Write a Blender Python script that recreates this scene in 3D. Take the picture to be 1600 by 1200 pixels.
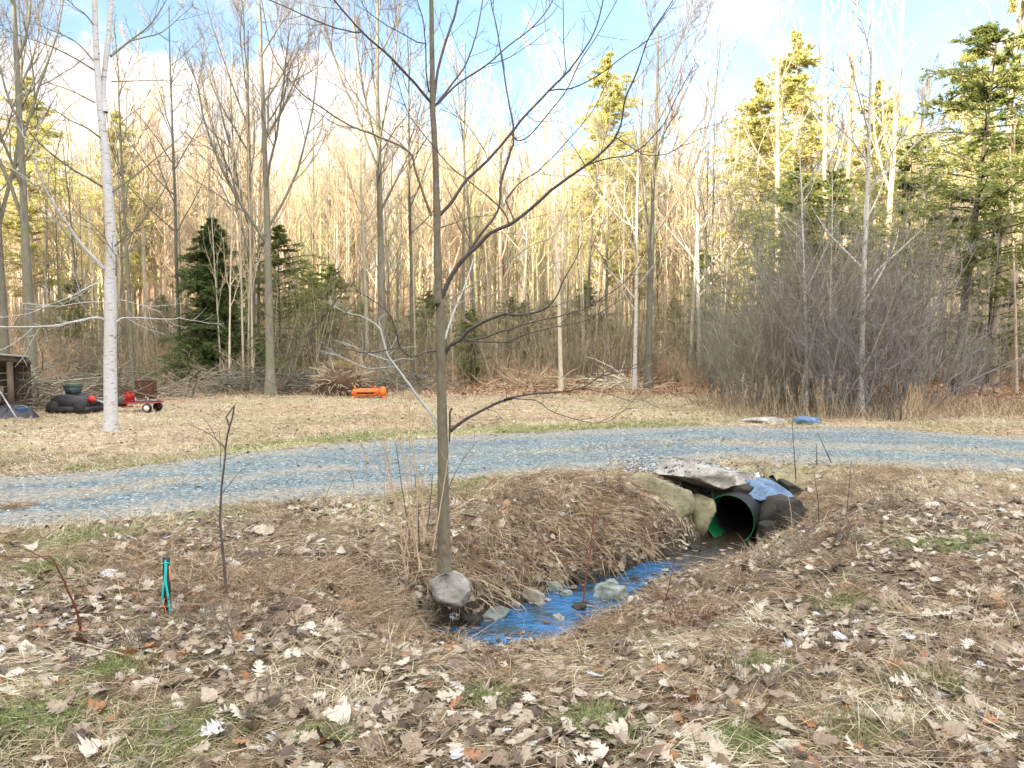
import bpy, bmesh, math, random
import numpy as np
from mathutils import Vector, Matrix, noise as mnoise

for o in list(bpy.data.objects): bpy.data.objects.remove(o)
R = math.radians
rng = np.random.default_rng(7)
random.seed(7)
SC = bpy.context.scene
COL = SC.collection

# ------------------------------------------------------------------ camera
EYE = 1.6
TH = math.atan(70/1200)
cam_d = bpy.data.cameras.new('camera'); cam = bpy.data.objects.new('camera', cam_d); COL.objects.link(cam)
cam.location = (0, 0, EYE)
cam.rotation_euler = (R(90)-TH, 0, 0)
cam_d.sensor_width = 36; cam_d.lens = 36*1200/1600
cam_d.clip_start = 0.05; cam_d.clip_end = 4000
SC.camera = cam

# ------------------------------------------------------------------ light
SUN_EL = R(16); SUN_DIR = Vector((-0.6, -0.8, 0))          # horizontal direction towards the sun
SC.view_settings.view_transform = 'Standard'
SC.view_settings.look = 'None'
SC.view_settings.gamma = 1
SC.view_settings.exposure = 1.87
sun_d = bpy.data.lights.new('sun', 'SUN'); sun = bpy.data.objects.new('sun', sun_d); COL.objects.link(sun)
sun_d.energy = 4.8; sun_d.angle = R(0.5); sun_d.color = (1.0, 0.85, 0.64)
tosun = Vector((SUN_DIR.x*math.cos(SUN_EL), SUN_DIR.y*math.cos(SUN_EL), math.sin(SUN_EL)))
sun.rotation_euler = tosun.to_track_quat('Z', 'Y').to_euler()

W = bpy.data.worlds.new('World'); SC.world = W; W.use_nodes = True
wt = W.node_tree; wt.nodes.clear()
def wn(t, **k):
    n = wt.nodes.new(t)
    for a, b in k.items(): setattr(n, a, b)
    return n
def wl(a, b): wt.links.new(a, b)
def wmath(op, a, b=None, clamp=False):
    n = wn('ShaderNodeMath', operation=op); n.use_clamp = clamp
    for i, v in enumerate((a, b)):
        if v is None: continue
        if isinstance(v, (int, float)): n.inputs[i].default_value = v
        else: wl(v, n.inputs[i])
    return n.outputs[0]
def wmap(v, a, b, c=0., d=1.):
    n = wn('ShaderNodeMapRange', interpolation_type='SMOOTHSTEP'); wl(v, n.inputs[0])
    for i, q in zip((1, 2, 3, 4), (a, b, c, d)): n.inputs[i].default_value = q
    return n.outputs[0]
sky = wn('ShaderNodeTexSky', sky_type='NISHITA'); sky.sun_disc = False
sky.sun_elevation = SUN_EL; sky.sun_rotation = math.atan2(SUN_DIR.x, SUN_DIR.y) % (2*math.pi)
sky.air_density = 1.0; sky.dust_density = 0.6; sky.ozone_density = 2.0
bg1 = wn('ShaderNodeBackground'); bg1.inputs[1].default_value = 0.112
wl(sky.outputs[0], bg1.inputs[0])
tc = wn('ShaderNodeTexCoord'); sep = wn('ShaderNodeSeparateXYZ'); wl(tc.outputs['Generated'], sep.inputs[0])
az = wmath('ARCTAN2', sep.outputs[0], sep.outputs[1])       # 0 = straight ahead, + = right (radians)
el = wmath('ARCSINE', sep.outputs[2])
cb = wn('ShaderNodeCombineXYZ'); wl(az, cb.inputs[0]); wl(wmath('MULTIPLY', el, 1.5), cb.inputs[1])
nz = wn('ShaderNodeTexNoise'); nz.inputs['Scale'].default_value = 5.5; nz.inputs['Detail'].default_value = 8; nz.inputs['Roughness'].default_value = .5
wl(cb.outputs[0], nz.inputs['Vector'])
nz2 = wn('ShaderNodeTexNoise'); nz2.inputs['Scale'].default_value = 2.2; nz2.inputs['Detail'].default_value = 6
wl(tc.outputs['Generated'], nz2.inputs['Vector'])
# the cumulus bank on the left, topping out near 19 degrees, lower towards the right
top = wmath('SUBTRACT', wmap(az, R(-14), R(6), R(19.2), R(11.0)), wmath('MULTIPLY', wmath('ABSOLUTE', wmath('ADD', az, R(22))), 0.06))
nn = wmath('MULTIPLY', wmath('SUBTRACT', nz.outputs[0], .5), .26)
bank = wmap(wmath('SUBTRACT', wmath('ADD', top, nn), el), R(-.4), R(1.3))
# bright cloud added overhead and behind, out of view, to light the shaded ground
over = wmath('MULTIPLY', wmap(el, R(30), R(58)), 1.0)
back = wmath('MULTIPLY', wmap(wmath('MULTIPLY', sep.outputs[1], -1.0), -.1, .5), .9)
fill_cloud = wmath('MULTIPLY', wmath('MAXIMUM', over, back), wmap(nz2.outputs[0], .3, .55, .55, 1.0))
thin = wmath('MAXIMUM', .07, wmath('MULTIPLY', wmath('ADD', wmap(nz.outputs[0], .40, .75), wmap(az, R(-5), R(30), 0., .12)), .5))
mask = wmath('MAXIMUM', bank, wmath('MAXIMUM', fill_cloud, thin), True)
bg2 = wn('ShaderNodeBackground'); bg2.inputs[0].default_value = (1.0, .955, .92, 1)
cs = wmath('ADD', .42, wmath('MULTIPLY', wmath('MAXIMUM', over, back), .95))  # cloud brightness raised only overhead and behind, outside the view
wl(wmath('MULTIPLY', cs, wmap(nz.outputs[0], .25, .75, .82, 1.1)), bg2.inputs[1])
mx = wn('ShaderNodeMixShader'); wl(mask, mx.inputs[0]); wl(bg1.outputs[0], mx.inputs[1]); wl(bg2.outputs[0], mx.inputs[2])
wo = wn('ShaderNodeOutputWorld'); wl(mx.outputs[0], wo.inputs[0])

SC.cycles.max_bounces = 5; SC.cycles.diffuse_bounces = 3; SC.cycles.glossy_bounces = 3
SC.cycles.transmission_bounces = 3; SC.cycles.transparent_max_bounces = 4
SC.cycles.caustics_reflective = False; SC.cycles.caustics_refractive = False

# ------------------------------------------------------------------ pixel <-> place
ct, st = math.cos(TH), math.sin(TH)
def ray(px, py):
    x = (px-800)/1200; z = (600-py)/1200
    return np.array([x, ct+z*st, -st+z*ct])
def at(px, py, d):
    r = ray(px, py); r = r/r[1]*d
    return np.array([r[0], r[1], r[2]+EYE])

# ------------------------------------------------------------------ terrain
def plane_x(px, py, z=0):
    r = ray(px, py); t = (z-EYE)/r[2]; return r[0]*t, r[1]*t
near_px = [(-500,850),(0,832),(100,823),(200,815),(300,800),(400,786),(560,776),(700,758),(900,741),(1000,728),(1100,720),(1150,716),(1300,725),(1450,733),(1600,741),(2000,765)]
far_px = [(-500,760),(0,745),(150,738),(350,712),(500,696),(700,683),(900,673),(1100,666),(1200,667),(1350,668),(1500,678),(1600,686),(2000,705)]
NE = np.array([plane_x(*p) for p in near_px]); FE = np.array([plane_x(*p) for p in far_px])
def near_edge(x): return np.interp(x, NE[:, 0], NE[:, 1])
def far_edge(x): return np.interp(x, FE[:, 0], FE[:, 1])

ZW = -0.62
MOUTH = np.array([2.50, 8.55, -0.40])
PIPE_R = 0.275
PAX = np.array([0.56, 0.828, 0.0])
chan = np.array([(2.60, 8.70), (2.22, 8.12), (1.80, 7.62), (1.38, 7.34), (1.10, 7.02), (0.84, 6.82), (0.38, 6.34), (0.04, 5.86), (-0.20, 5.70), (-0.46, 5.68)])
chw = np.array([.16, .16, .13, .20, .09, .22, .20, .26, .18, .06])
def vnoise(x, y, s, seed=0):
    # smooth value noise, vectorised
    x = np.asarray(x)/s+seed*17.3; y = np.asarray(y)/s+seed*9.1
    xi = np.floor(x); yi = np.floor(y); fx = x-xi; fy = y-yi
    fx = fx*fx*(3-2*fx); fy = fy*fy*(3-2*fy)
    def h(a, b):
        v = np.sin(a*127.1+b*311.7)*43758.5453; return v-np.floor(v)
    return (h(xi, yi)*(1-fx)+h(xi+1, yi)*fx)*(1-fy)+(h(xi, yi+1)*(1-fx)+h(xi+1, yi+1)*fx)*fy
def fbm(x, y, s, seed=0, o=4):
    v = 0; a = .5
    for i in range(o): v = v+a*vnoise(x, y, s/2**i, seed+i); a *= .5
    return v
def sstep(a, b, x):
    t = np.clip((x-a)/(b-a), 0, 1); return t*t*(3-2*t)
def chan_dist(x, y):
    best = np.full(np.shape(x), 1e9); bw = np.zeros(np.shape(x)); side = np.zeros(np.shape(x))
    for i in range(len(chan)-1):
        a, b = chan[i], chan[i+1]; ab = b-a
        t = np.clip(((x-a[0])*ab[0]+(y-a[1])*ab[1])/ab.dot(ab), 0, 1)
        dx = x-(a[0]+ab[0]*t); dy = y-(a[1]+ab[1]*t)
        d = np.hypot(dx, dy)
        m = d < best
        best = np.where(m, d, best); bw = np.where(m, chw[i]+(chw[i+1]-chw[i])*t, bw)
        cr = ab[0]*(y-a[1])-ab[1]*(x-a[0])      # >0: left of travel direction (towards the viewer's right/near)
        side = np.where(m, cr, side)
    return best, bw, side
def height(x, y):
    x = np.asarray(x, float); y = np.asarray(y, float)
    z = (fbm(x, y, 2.2, 3)-.47)*.10+(fbm(x, y, .5, 5)-.47)*.045
    fl = sstep(near_edge(x)-.5, near_edge(x)+.1, y)*(1-sstep(far_edge(x)-.1, far_edge(x)+.5, y))
    z = z*(1-fl*.88)
    # creek channel
    d, w, side = chan_dist(x, y)
    d = d+(fbm(x, y, .6, 11)-.47)*.22
    near = (side > 0)
    Wd = np.where(near, 2.15, 0.95)
    Wd = Wd+(1.3-Wd)*sstep(2.3, 3.3, x)*near+.9*sstep(-.45, -.9, x)*(1-near)
    t = np.clip((d-w)/Wd, 0, 1)
    prof = np.where(near, t*(1.25-.25*t**2), 1-(1-t)**2.2)
    prof = np.clip(prof, 0, 1)
    ch = -0.68*(1-prof)
    # shallow brown hollow running on from the creek to the lower left
    ch = ch*(1-.92*sstep(-.55, -1.25, x))
    ch = ch-.10*np.exp(-(np.hypot(x+.52, y-5.72)/.18)**2)
    hd = np.hypot((x+1.9)/.9, (y-4.3)/.3); ch = ch-.06*np.exp(-hd**2)
    # small berm on the far bank
    berm = .13*np.exp(-((x-.45)/.9)**2-((y-8.1)/.45)**2)
    z = z+ch+berm
    z = z*(1)
    # far woods and the hillside beyond
    z = z+.25*sstep(24, 34, y)*(fbm(x, y, 6, 9)-.3)+12*sstep(48, 125, y+.12*x)+ .05*np.clip(y-30, 0, 20)*.6
    return z
def hz(x, y): return float(height(np.array([x]), np.array([y]))[0])
def gnd(px, py, dmin=2.2, dmax=60):
    ds = np.concatenate([np.arange(dmin, 15, .02), np.arange(15, dmax, .1)])
    r = ray(px, py); r = r/r[1]
    z = EYE+r[2]*ds; h = height(r[0]*ds, ds)
    k = np.argmax(z <= h); d = ds[k] if (z <= h).any() else dmax
    return np.array([r[0]*d, d, hz(r[0]*d, d)])

# ------------------------------------------------------------------ node helpers
def mat(name, rough=.8, spec=.3):
    m = bpy.data.materials.new(name); m.use_nodes = True; nt = m.node_tree
    b = nt.nodes['Principled BSDF']; b.inputs['Roughness'].default_value = rough; b.inputs['Specular IOR Level'].default_value = spec
    return m, nt, b
def N(nt, t, **k):
    n = nt.nodes.new(t)
    for a, v in k.items(): setattr(n, a, v)
    return n
def ramp(nt, fac, stops, interp='LINEAR'):
    r = N(nt, 'ShaderNodeValToRGB'); r.color_ramp.interpolation = interp
    e = r.color_ramp.elements
    while len(e) < len(stops): e.new(.5)
    for i, (p, c) in enumerate(stops): e[i].position = p; e[i].color = (*c, 1)
    nt.links.new(fac, r.inputs[0]); return r.outputs[0]
def noise_n(nt, scale, detail=6, vec=None, rough=.6):
    n = N(nt, 'ShaderNodeTexNoise'); n.inputs['Scale'].default_value = scale; n.inputs['Detail'].default_value = detail; n.inputs['Roughness'].default_value = rough
    if vec is not None: nt.links.new(vec, n.inputs['Vector'])
    return n.outputs[0]
def geo_pos(nt, scl=(1, 1, 1), obj=False):
    g = N(nt, 'ShaderNodeTexCoord') if obj else N(nt, 'ShaderNodeNewGeometry')
    mp = N(nt, 'ShaderNodeMapping'); mp.inputs['Scale'].default_value = scl
    nt.links.new(g.outputs['Object' if obj else 'Position'], mp.inputs[0]); return mp.outputs[0]
def mixc(nt, f, a, b, mode='MIX'):
    n = N(nt, 'ShaderNodeMix', data_type='RGBA', blend_type=mode)
    for i, v in ((0, f), (6, a), (7, b)):
        if isinstance(v, (int, float)): n.inputs[i].default_value = v
        elif isinstance(v, tuple): n.inputs[i].default_value = (*v, 1)
        else: nt.links.new(v, n.inputs[i])
    return n.outputs[2]
def maths(nt, op, a, b=0., clamp=False):
    n = N(nt, 'ShaderNodeMath', operation=op); n.use_clamp = clamp
    for i, v in enumerate((a, b)):
        if isinstance(v, (int, float)): n.inputs[i].default_value = v
        else: nt.links.new(v, n.inputs[i])
    return n.outputs[0]
def bump(nt, b, h, s=.5, d=.02):
    n = N(nt, 'ShaderNodeBump'); n.inputs['Strength'].default_value = s; n.inputs['Distance'].default_value = d
    nt.links.new(h, n.inputs['Height']); nt.links.new(n.outputs[0], b.inputs['Normal'])
def attr(nt, name):
    a = N(nt, 'ShaderNodeAttribute'); a.attribute_name = name; return a

def bark_mat(name, c1, c2, c3=None, rough=.85, stretch=.25, scale=14, bstr=.6):
    m, nt, b = mat(name, rough, .2)
    v = geo_pos(nt, (1, 1, stretch))
    n1 = noise_n(nt, scale, 8, v, .65); v2 = geo_pos(nt, (1, 1, 1)); n2 = noise_n(nt, 2.3, 4, v2)
    col = ramp(nt, n1, [(.3, c1), (.68, c2)])
    if c3: col = mixc(nt, ramp(nt, n2, [(.45, (0, 0, 0)), (.62, (1, 1, 1))]), col, c3)
    oi = N(nt, 'ShaderNodeObjectInfo'); 
    col = mixc(nt, 1.0, col, ramp(nt, oi.outputs['Random'], [(0, (.78, .78, .78)), (1, (1.15, 1.12, 1.08))]), 'MULTIPLY')
    nt.links.new(col, b.inputs['Base Color']); bump(nt, b, n1, bstr, .01)
    return m
M = {}
M['grey_bark'] = bark_mat('grey_bark', (.085, .078, .062), (.24, .225, .185), (.15, .16, .11))
M['young_bark'] = bark_mat('young_bark', (.10, .085, .065), (.22, .19, .14), (.17, .165, .115), scale=30, stretch=.6, bstr=.4)
M['twig_dark'] = bark_mat('twig_dark', (.055, .045, .045), (.13, .11, .105), scale=40)
M['twig_tan'] = bark_mat('twig_tan', (.36, .28, .18), (.58, .46, .32), scale=10)
M['twig_grey'] = bark_mat('twig_grey', (.16, .14, .105), (.34, .31, .24), scale=10)
M['twig_mid'] = bark_mat('twig_mid', (.10, .085, .07), (.24, .21, .17), scale=10)
M['pale_bark'] = bark_mat('pale_bark', (.36, .34, .26), (.62, .57, .46), (.46, .44, .32))
M['pale_limb'] = bark_mat('pale_limb', (.26, .29, .28), (.42, .45, .43), scale=25)
M['tan_bark'] = bark_mat('tan_bark', (.34, .28, .20), (.58, .49, .37), (.46, .40, .28))
M['dark_bark'] = bark_mat('dark_bark', (.035, .03, .025), (.10, .085, .07))
M['red_twig'] = bark_mat('red_twig', (.10, .035, .03), (.19, .08, .06), scale=60)
M['straw_stalk'] = bark_mat('straw_stalk', (.27, .20, .13), (.48, .38, .26), scale=60)
def birch_mat(name, base=(.48, .49, .51)):
    m, nt, b = mat(name, .7, .3)
    v = geo_pos(nt, (1, 1, 5)); n1 = noise_n(nt, 9, 6, v, .6)
    v2 = geo_pos(nt, (1, 1, 1)); n2 = noise_n(nt, 5, 6, v2); n3 = noise_n(nt, 22, 6, v2)
    k = ramp(nt, n1, [(.57, (0, 0, 0)), (.65, (1, 1, 1))])
    c = mixc(nt, ramp(nt, n2, [(.4, (0, 0, 0)), (.7, (1, 1, 1))]), base, (.46, .43, .38))
    c = mixc(nt, k, c, (.12, .10, .09)); c = mixc(nt, ramp(nt, n3, [(.45, (0, 0, 0)), (.75, (.6, .6, .6))]), c, (.36, .35, .33))
    nt.links.new(c, b.inputs['Base Color']); bump(nt, b, n3, .6, .01); return m
M['birch_bark'] = birch_mat('birch_bark')
M['birch_far'] = birch_mat('birch_far', (.52, .50, .46))
def needle_mat(name, stops):
    m, nt, b = mat(name, .6, .3)
    a = attr(nt, 'tint'); v = geo_pos(nt); n = noise_n(nt, 1.1, 4, v)
    f = maths(nt, 'ADD', maths(nt, 'MULTIPLY', a.outputs['Fac'], .6), maths(nt, 'MULTIPLY', n, .5))
    c = ramp(nt, f, stops); nt.links.new(c, b.inputs['Base Color'])
    tr = N(nt, 'ShaderNodeBsdfTranslucent'); nt.links.new(c, tr.inputs[0])
    mxs = N(nt, 'ShaderNodeMixShader'); mxs.inputs[0].default_value = .42
    out = nt.nodes['Material Output']; nt.links.new(b.outputs[0], mxs.inputs[1]); nt.links.new(tr.outputs[0], mxs.inputs[2]); nt.links.new(mxs.outputs[0], out.inputs[0])
    return m
M['hemlock'] = needle_mat('hemlock_needles', [(.2, (.07, .10, .03)), (.6, (.18, .22, .065)), (.9, (.36, .38, .13))])
M['pine'] = needle_mat('sunlit_pine_needles', [(.2, (.38, .39, .13)), (.6, (.58, .57, .22)), (.9, (.70, .66, .32))])  # sunlight put into the colour: paler, yellower needles for the sunlit evergreens
M['understory'] = needle_mat('understory_needles', [(.2, (.08, .11, .035)), (.6, (.20, .24, .08)), (.9, (.36, .37, .14))])
M['spruce'] = needle_mat('spruce_needles', [(.2, (.05, .085, .03)), (.6, (.125, .175, .06)), (.9, (.21, .26, .09))])
def tint_mat(name, stops, rough=.7, spec=.3, trans=.0, nscale=90):
    m, nt, b = mat(name, rough, spec)
    a = attr(nt, 'tint'); c = ramp(nt, a.outputs['Fac'], stops)
    n = noise_n(nt, nscale, 4, geo_pos(nt)); c = mixc(nt, 1., c, ramp(nt, n, [(.25, (.72, .72, .72)), (.75, (1.12, 1.12, 1.12))]), 'MULTIPLY')
    nt.links.new(c, b.inputs['Base Color'])
    if trans:
        tr = N(nt, 'ShaderNodeBsdfTranslucent'); nt.links.new(c, tr.inputs[0])
        mxs = N(nt, 'ShaderNodeMixShader'); mxs.inputs[0].default_value = trans
        out = nt.nodes['Material Output']; nt.links.new(b.outputs[0], mxs.inputs[1]); nt.links.new(tr.outputs[0], mxs.inputs[2]); nt.links.new(mxs.outputs[0], out.inputs[0])
    return m
M['leaf'] = tint_mat('dry_leaf', [(0, (.045, .03, .02)), (.18, (.12, .08, .05)), (.38, (.23, .17, .115)), (.58, (.355, .29, .215)), (.80, (.45, .395, .315)), (.955, (.57, .53, .45)), (.975, (.48, .53, .60)), (.988, (.34, .20, .10)), (1, (.30, .13, .05))], .45, .5, .2, 60)  # the bluish stop paints sky glints on a few leaves
M['straw'] = tint_mat('dry_grass', [(0, (.12, .08, .045)), (.3, (.28, .21, .125)), (.55, (.49, .41, .27)), (.8, (.64, .58, .41)), (1, (.74, .73, .60))], .6, .35, .2)
M['brown_grass'] = tint_mat('brown_grass', [(0, (.09, .055, .03)), (.35, (.24, .16, .09)), (.7, (.44, .34, .22)), (1, (.66, .56, .40))], .6, .35, .15)
M['green_grass'] = tint_mat('green_grass', [(0, (.09, .13, .04)), (.5, (.19, .25, .08)), (1, (.36, .40, .17))], .6, .35, .25)
def plain(name, c, rough=.6, metal=0., nsc=8, var=.25, spec=.4):
    m, nt, b = mat(name, rough, spec); b.inputs['Metallic'].default_value = metal
    n = noise_n(nt, nsc, 6, geo_pos(nt))
    nt.links.new(ramp(nt, n, [(.3, tuple(v*(1-var) for v in c)), (.7, tuple(min(1, v*(1+var)) for v in c))]), b.inputs['Base Color'])
    bump(nt, b, n, .2, .005)
    return m
def stone_mat(name, c1, c2, c3, sc=6):
    m, nt, b = mat(name, .8, .35)
    v = geo_pos(nt); n1 = noise_n(nt, sc, 8, v); n2 = noise_n(nt, sc*5, 6, v, .7); n3 = noise_n(nt, sc*.4, 4, v)
    c = ramp(nt, n1, [(.32, c1), (.68, c2)]); c = mixc(nt, ramp(nt, n2, [(.5, (0, 0, 0)), (.66, (1, 1, 1))]), c, c3)
    c = mixc(nt, ramp(nt, n3, [(.5, (0, 0, 0)), (.6, (.55, .55, .55))]), c, tuple(v*.45 for v in c1))
    nt.links.new(c, b.inputs['Base Color']); bump(nt, b, n2, .7, .012); return m
M['stone_tan'] = stone_mat('stone_tan', (.14, .13, .075), (.27, .25, .16), (.10, .11, .055), 4)
M['stone_pale'] = stone_mat('stone_pale', (.22, .215, .19), (.44, .43, .40), (.15, .14, .10))
M['stone_blue'] = stone_mat('stone_blue', (.07, .12, .20), (.14, .24, .38), (.06, .07, .09))  # blue of reflected sky put into the colour of the slab over the pipe
M['stone_dark'] = stone_mat('stone_dark', (.012, .012, .010), (.036, .034, .027), (.026, .028, .016))  # near-black tone also paints the shade of the cavities by pipe and boulder
M['stone_wet'] = stone_mat('stone_wet', (.10, .13, .12), (.30, .34, .33), (.13, .16, .09), 9)
M['stone_wet'].node_tree.nodes['Principled BSDF'].inputs['Roughness'].default_value = .3

# ------------------------------------------------------------------ mesh helpers
def mesh_obj(name, V, F, m, parent=None, tint=None, smooth=False):
    """V (n,3); F list of int arrays each (k, s) (all polygons of s corners)"""
    me = bpy.data.meshes.new(name)
    V = np.asarray(V, np.float32)
    if not isinstance(F, list): F = [F]
    F = [np.asarray(f, np.int32) for f in F if len(f)]
    nl = sum(f.size for f in F); nf = sum(len(f) for f in F)
    me.vertices.add(len(V)); me.vertices.foreach_set('co', V.ravel())
    me.loops.add(nl); me.polygons.add(nf)
    me.loops.foreach_set('vertex_index', np.concatenate([f.ravel() for f in F]))
    tot = np.concatenate([np.full(len(f), f.shape[1], np.int32) for f in F]); start = np.concatenate([[0], np.cumsum(tot)[:-1]]).astype(np.int32)
    me.polygons.foreach_set('loop_start', start)
    me.polygons.foreach_set('loop_total', tot)
    if smooth: me.polygons.foreach_set('use_smooth', np.ones(nf, bool))
    if tint is not None:
        a = me.attributes.new('tint', 'FLOAT', 'POINT'); a.data.foreach_set('value', np.asarray(tint, np.float32))
    me.update(calc_edges=True)
    if m is not None: me.materials.append(m)
    o = bpy.data.objects.new(name, me); COL.objects.link(o)
    if parent is not None: o.parent = parent
    return o
class MB:
    def __init__(s): s.v = []; s.f = {}; s.t = []; s.n = 0
    def add(s, V, F, tint=None):
        V = np.asarray(V, float).reshape(-1, 3); F = np.asarray(F, int)
        s.f.setdefault(F.shape[1], []).append(F+s.n); s.v.append(V); s.n += len(V)
        s.t.append(np.full(len(V), .5) if tint is None else np.broadcast_to(np.asarray(tint, float), (len(V),)))
    def tubes(s, P, Rr, k=3, cap=False):
        """P (m,n,3), Rr (m,n)"""
        P = np.asarray(P, float); Rr = np.asarray(Rr, float)
        if P.ndim == 2: P = P[None]; Rr = Rr[None]
        m, n = P.shape[:2]
        T = np.gradient(P, axis=1); T /= np.linalg.norm(T, axis=2, keepdims=True)+1e-9
        ov = P[:, -1]-P[:, 0]; ov /= np.linalg.norm(ov, axis=1, keepdims=True)+1e-9
        ref = np.where(np.abs(ov[:, 2:3]) > .75, np.array([[1., .13, 0]]), np.array([[.05, .1, 1.]]))[:, None]
        U = np.cross(T, ref); U /= np.linalg.norm(U, axis=2, keepdims=True)+1e-9
        Wv = np.cross(T, U)
        a = np.arange(k)*2*math.pi/k
        V = P[:, :, None]+Rr[:, :, None, None]*(U[:, :, None]*np.cos(a)[None, None, :, None]+Wv[:, :, None]*np.sin(a)[None, None, :, None])
        i, j, q = np.meshgrid(np.arange(m), np.arange(n-1), np.arange(k), indexing='ij')
        b = i*n*k+j*k; q2 = (q+1) % k
        F = np.stack([b+q, b+q2, b+k+q2, b+k+q], -1).reshape(-1, 4)
        base = s.n
        s.add(V.reshape(-1, 3), F)
        if cap:
            for ii in range(m):
                s.f.setdefault(k, []).append((base+ii*n*k+np.arange(k))[None][:, ::-1]); s.f[k].append((base+ii*n*k+(n-1)*k+np.arange(k))[None])
    def ribbons(s, P, Wd, side, tint):
        """P (m,n,3) Wd (m,n) side (m,3) tint (m,)"""
        m, n = P.shape[:2]
        L = P-side[:, None]*Wd[..., None]; Q = P+side[:, None]*Wd[..., None]
        V = np.stack([L, Q], 2)
        i, j = np.meshgrid(np.arange(m), np.arange(n-1), indexing='ij'); b = i*n*2+j*2
        F = np.stack([b, b+1, b+3, b+2], -1).reshape(-1, 4)
        s.add(V.reshape(-1, 3), F, np.repeat(tint, n*2))
    def box(s, c, d, rot=None, tint=None):
        x, y, z = [v/2 for v in d]
        V = np.array([(-x,-y,-z),(x,-y,-z),(x,y,-z),(-x,y,-z),(-x,-y,z),(x,-y,z),(x,y,z),(-x,y,z)])
        if rot is not None: V = V@np.array(rot).T
        s.add(V+np.array(c), [(0,3,2,1),(4,5,6,7),(0,1,5,4),(1,2,6,5),(2,3,7,6),(3,0,4,7)], tint)
    def build(s, name, m, parent=None, smooth=False, tint=False):
        V = np.concatenate(s.v); F = [np.concatenate(f) for f in s.f.values()]
        return mesh_obj(name, V, F, m, parent, np.concatenate(s.t) if tint else None, smooth)
def tag(o, label=None, cat=None, group=None, kind=None):
    if label: o['label'] = label
    if cat: o['category'] = cat
    if group: o['group'] = group
    if kind: o['kind'] = kind
    return o
def empty(name, loc=(0, 0, 0), rz=0, label=None, cat=None, group=None):
    o = bpy.data.objects.new(name, None); COL.objects.link(o); o.location = [float(v) for v in loc]; o.rotation_euler.z = rz
    o.empty_display_size = .2
    return tag(o, label, cat, group)
def copy_tree(src, loc, rz=0, sc=1., label=None, group=None, tilt=0, cat=None):
    r = src.copy(); COL.objects.link(r); r.location = [float(v) for v in loc]; r.rotation_euler = (tilt*math.cos(rz), tilt*math.sin(rz), rz); r.scale = (sc, sc, sc)
    for ch in list(src.children):
        c = ch.copy(); COL.objects.link(c); c.parent = r
    if label: r['label'] = label
    if group: r['group'] = group
    if cat: r['category'] = cat
    return r
def rotz(a): return np.array([[math.cos(a), -math.sin(a), 0], [math.sin(a), math.cos(a), 0], [0, 0, 1]])
def smooth_poly(P, n):
    """Catmull-Rom resample of control rows (k, d)"""
    P = np.asarray(P, float); k = len(P)
    if k == 2: return P[0]+(P[1]-P[0])*np.linspace(0, 1, n)[:, None]
    Q = np.vstack([2*P[0]-P[1], P, 2*P[-1]-P[-2]])
    t = np.linspace(0, k-1-1e-6, n); i = t.astype(int); f = (t-i)[:, None]
    a, b, c, d = Q[i], Q[i+1], Q[i+2], Q[i+3]
    return .5*((2*b)+(-a+c)*f+(2*a-5*b+4*c-d)*f**2+(-a+3*b-3*c+d)*f**3)

# ------------------------------------------------------------------ growth
def nrm(v): return v/(np.linalg.norm(v, axis=-1, keepdims=True)+1e-9)
def grow(S, D, L, r0, n, up=.1, wob=.1, tip=.25):
    m = len(S); P = np.zeros((m, n, 3)); P[:, 0] = S; d = nrm(D)
    for i in range(1, n):
        d = nrm(d+np.array([0, 0, 1.])*up+rng.normal(0, wob, (m, 3)))
        P[:, i] = P[:, i-1]+d*(L/(n-1))[:, None]
    Rr = r0[:, None]*(1-(1-tip)*np.linspace(0, 1, n)[None]**1.0)
    return P, Rr
def kids(P, Rr, per, t0, t1, ang, angv, lf, rf, seglen=None, tmode=1., zdir=None):
    m, n = P.shape[:2]
    t = t0+(t1-t0)*(np.arange(per)[None]+rng.random((m, per)))/per
    f = t*(n-1); i = np.minimum(f.astype(int), n-2); fr = (f-i)[..., None]
    mi = np.arange(m)[:, None]
    S = P[mi, i]*(1-fr)+P[mi, i+1]*fr; T = nrm(P[mi, i+1]-P[mi, i]); rr = Rr[mi, i]*(1-fr[..., 0])+Rr[mi, i+1]*fr[..., 0]
    pl = np.linalg.norm(np.diff(P, axis=1), axis=2).sum(1)[:, None]
    rnd = nrm(rng.normal(size=T.shape)); perp = nrm(rnd-T*(rnd*T).sum(-1, keepdims=True))
    a = ang+rng.normal(0, angv, t.shape); D = T*np.cos(a)[..., None]+perp*np.sin(a)[..., None]
    L = pl*lf*(1-(t-t0)/(t1-t0+1e-6)*.55*tmode)*rng.uniform(.7, 1.25, t.shape)
    r = rr*rf*rng.uniform(.75, 1.1, t.shape)
    return S.reshape(-1, 3), D.reshape(-1, 3), L.ravel(), r.ravel()

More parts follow.
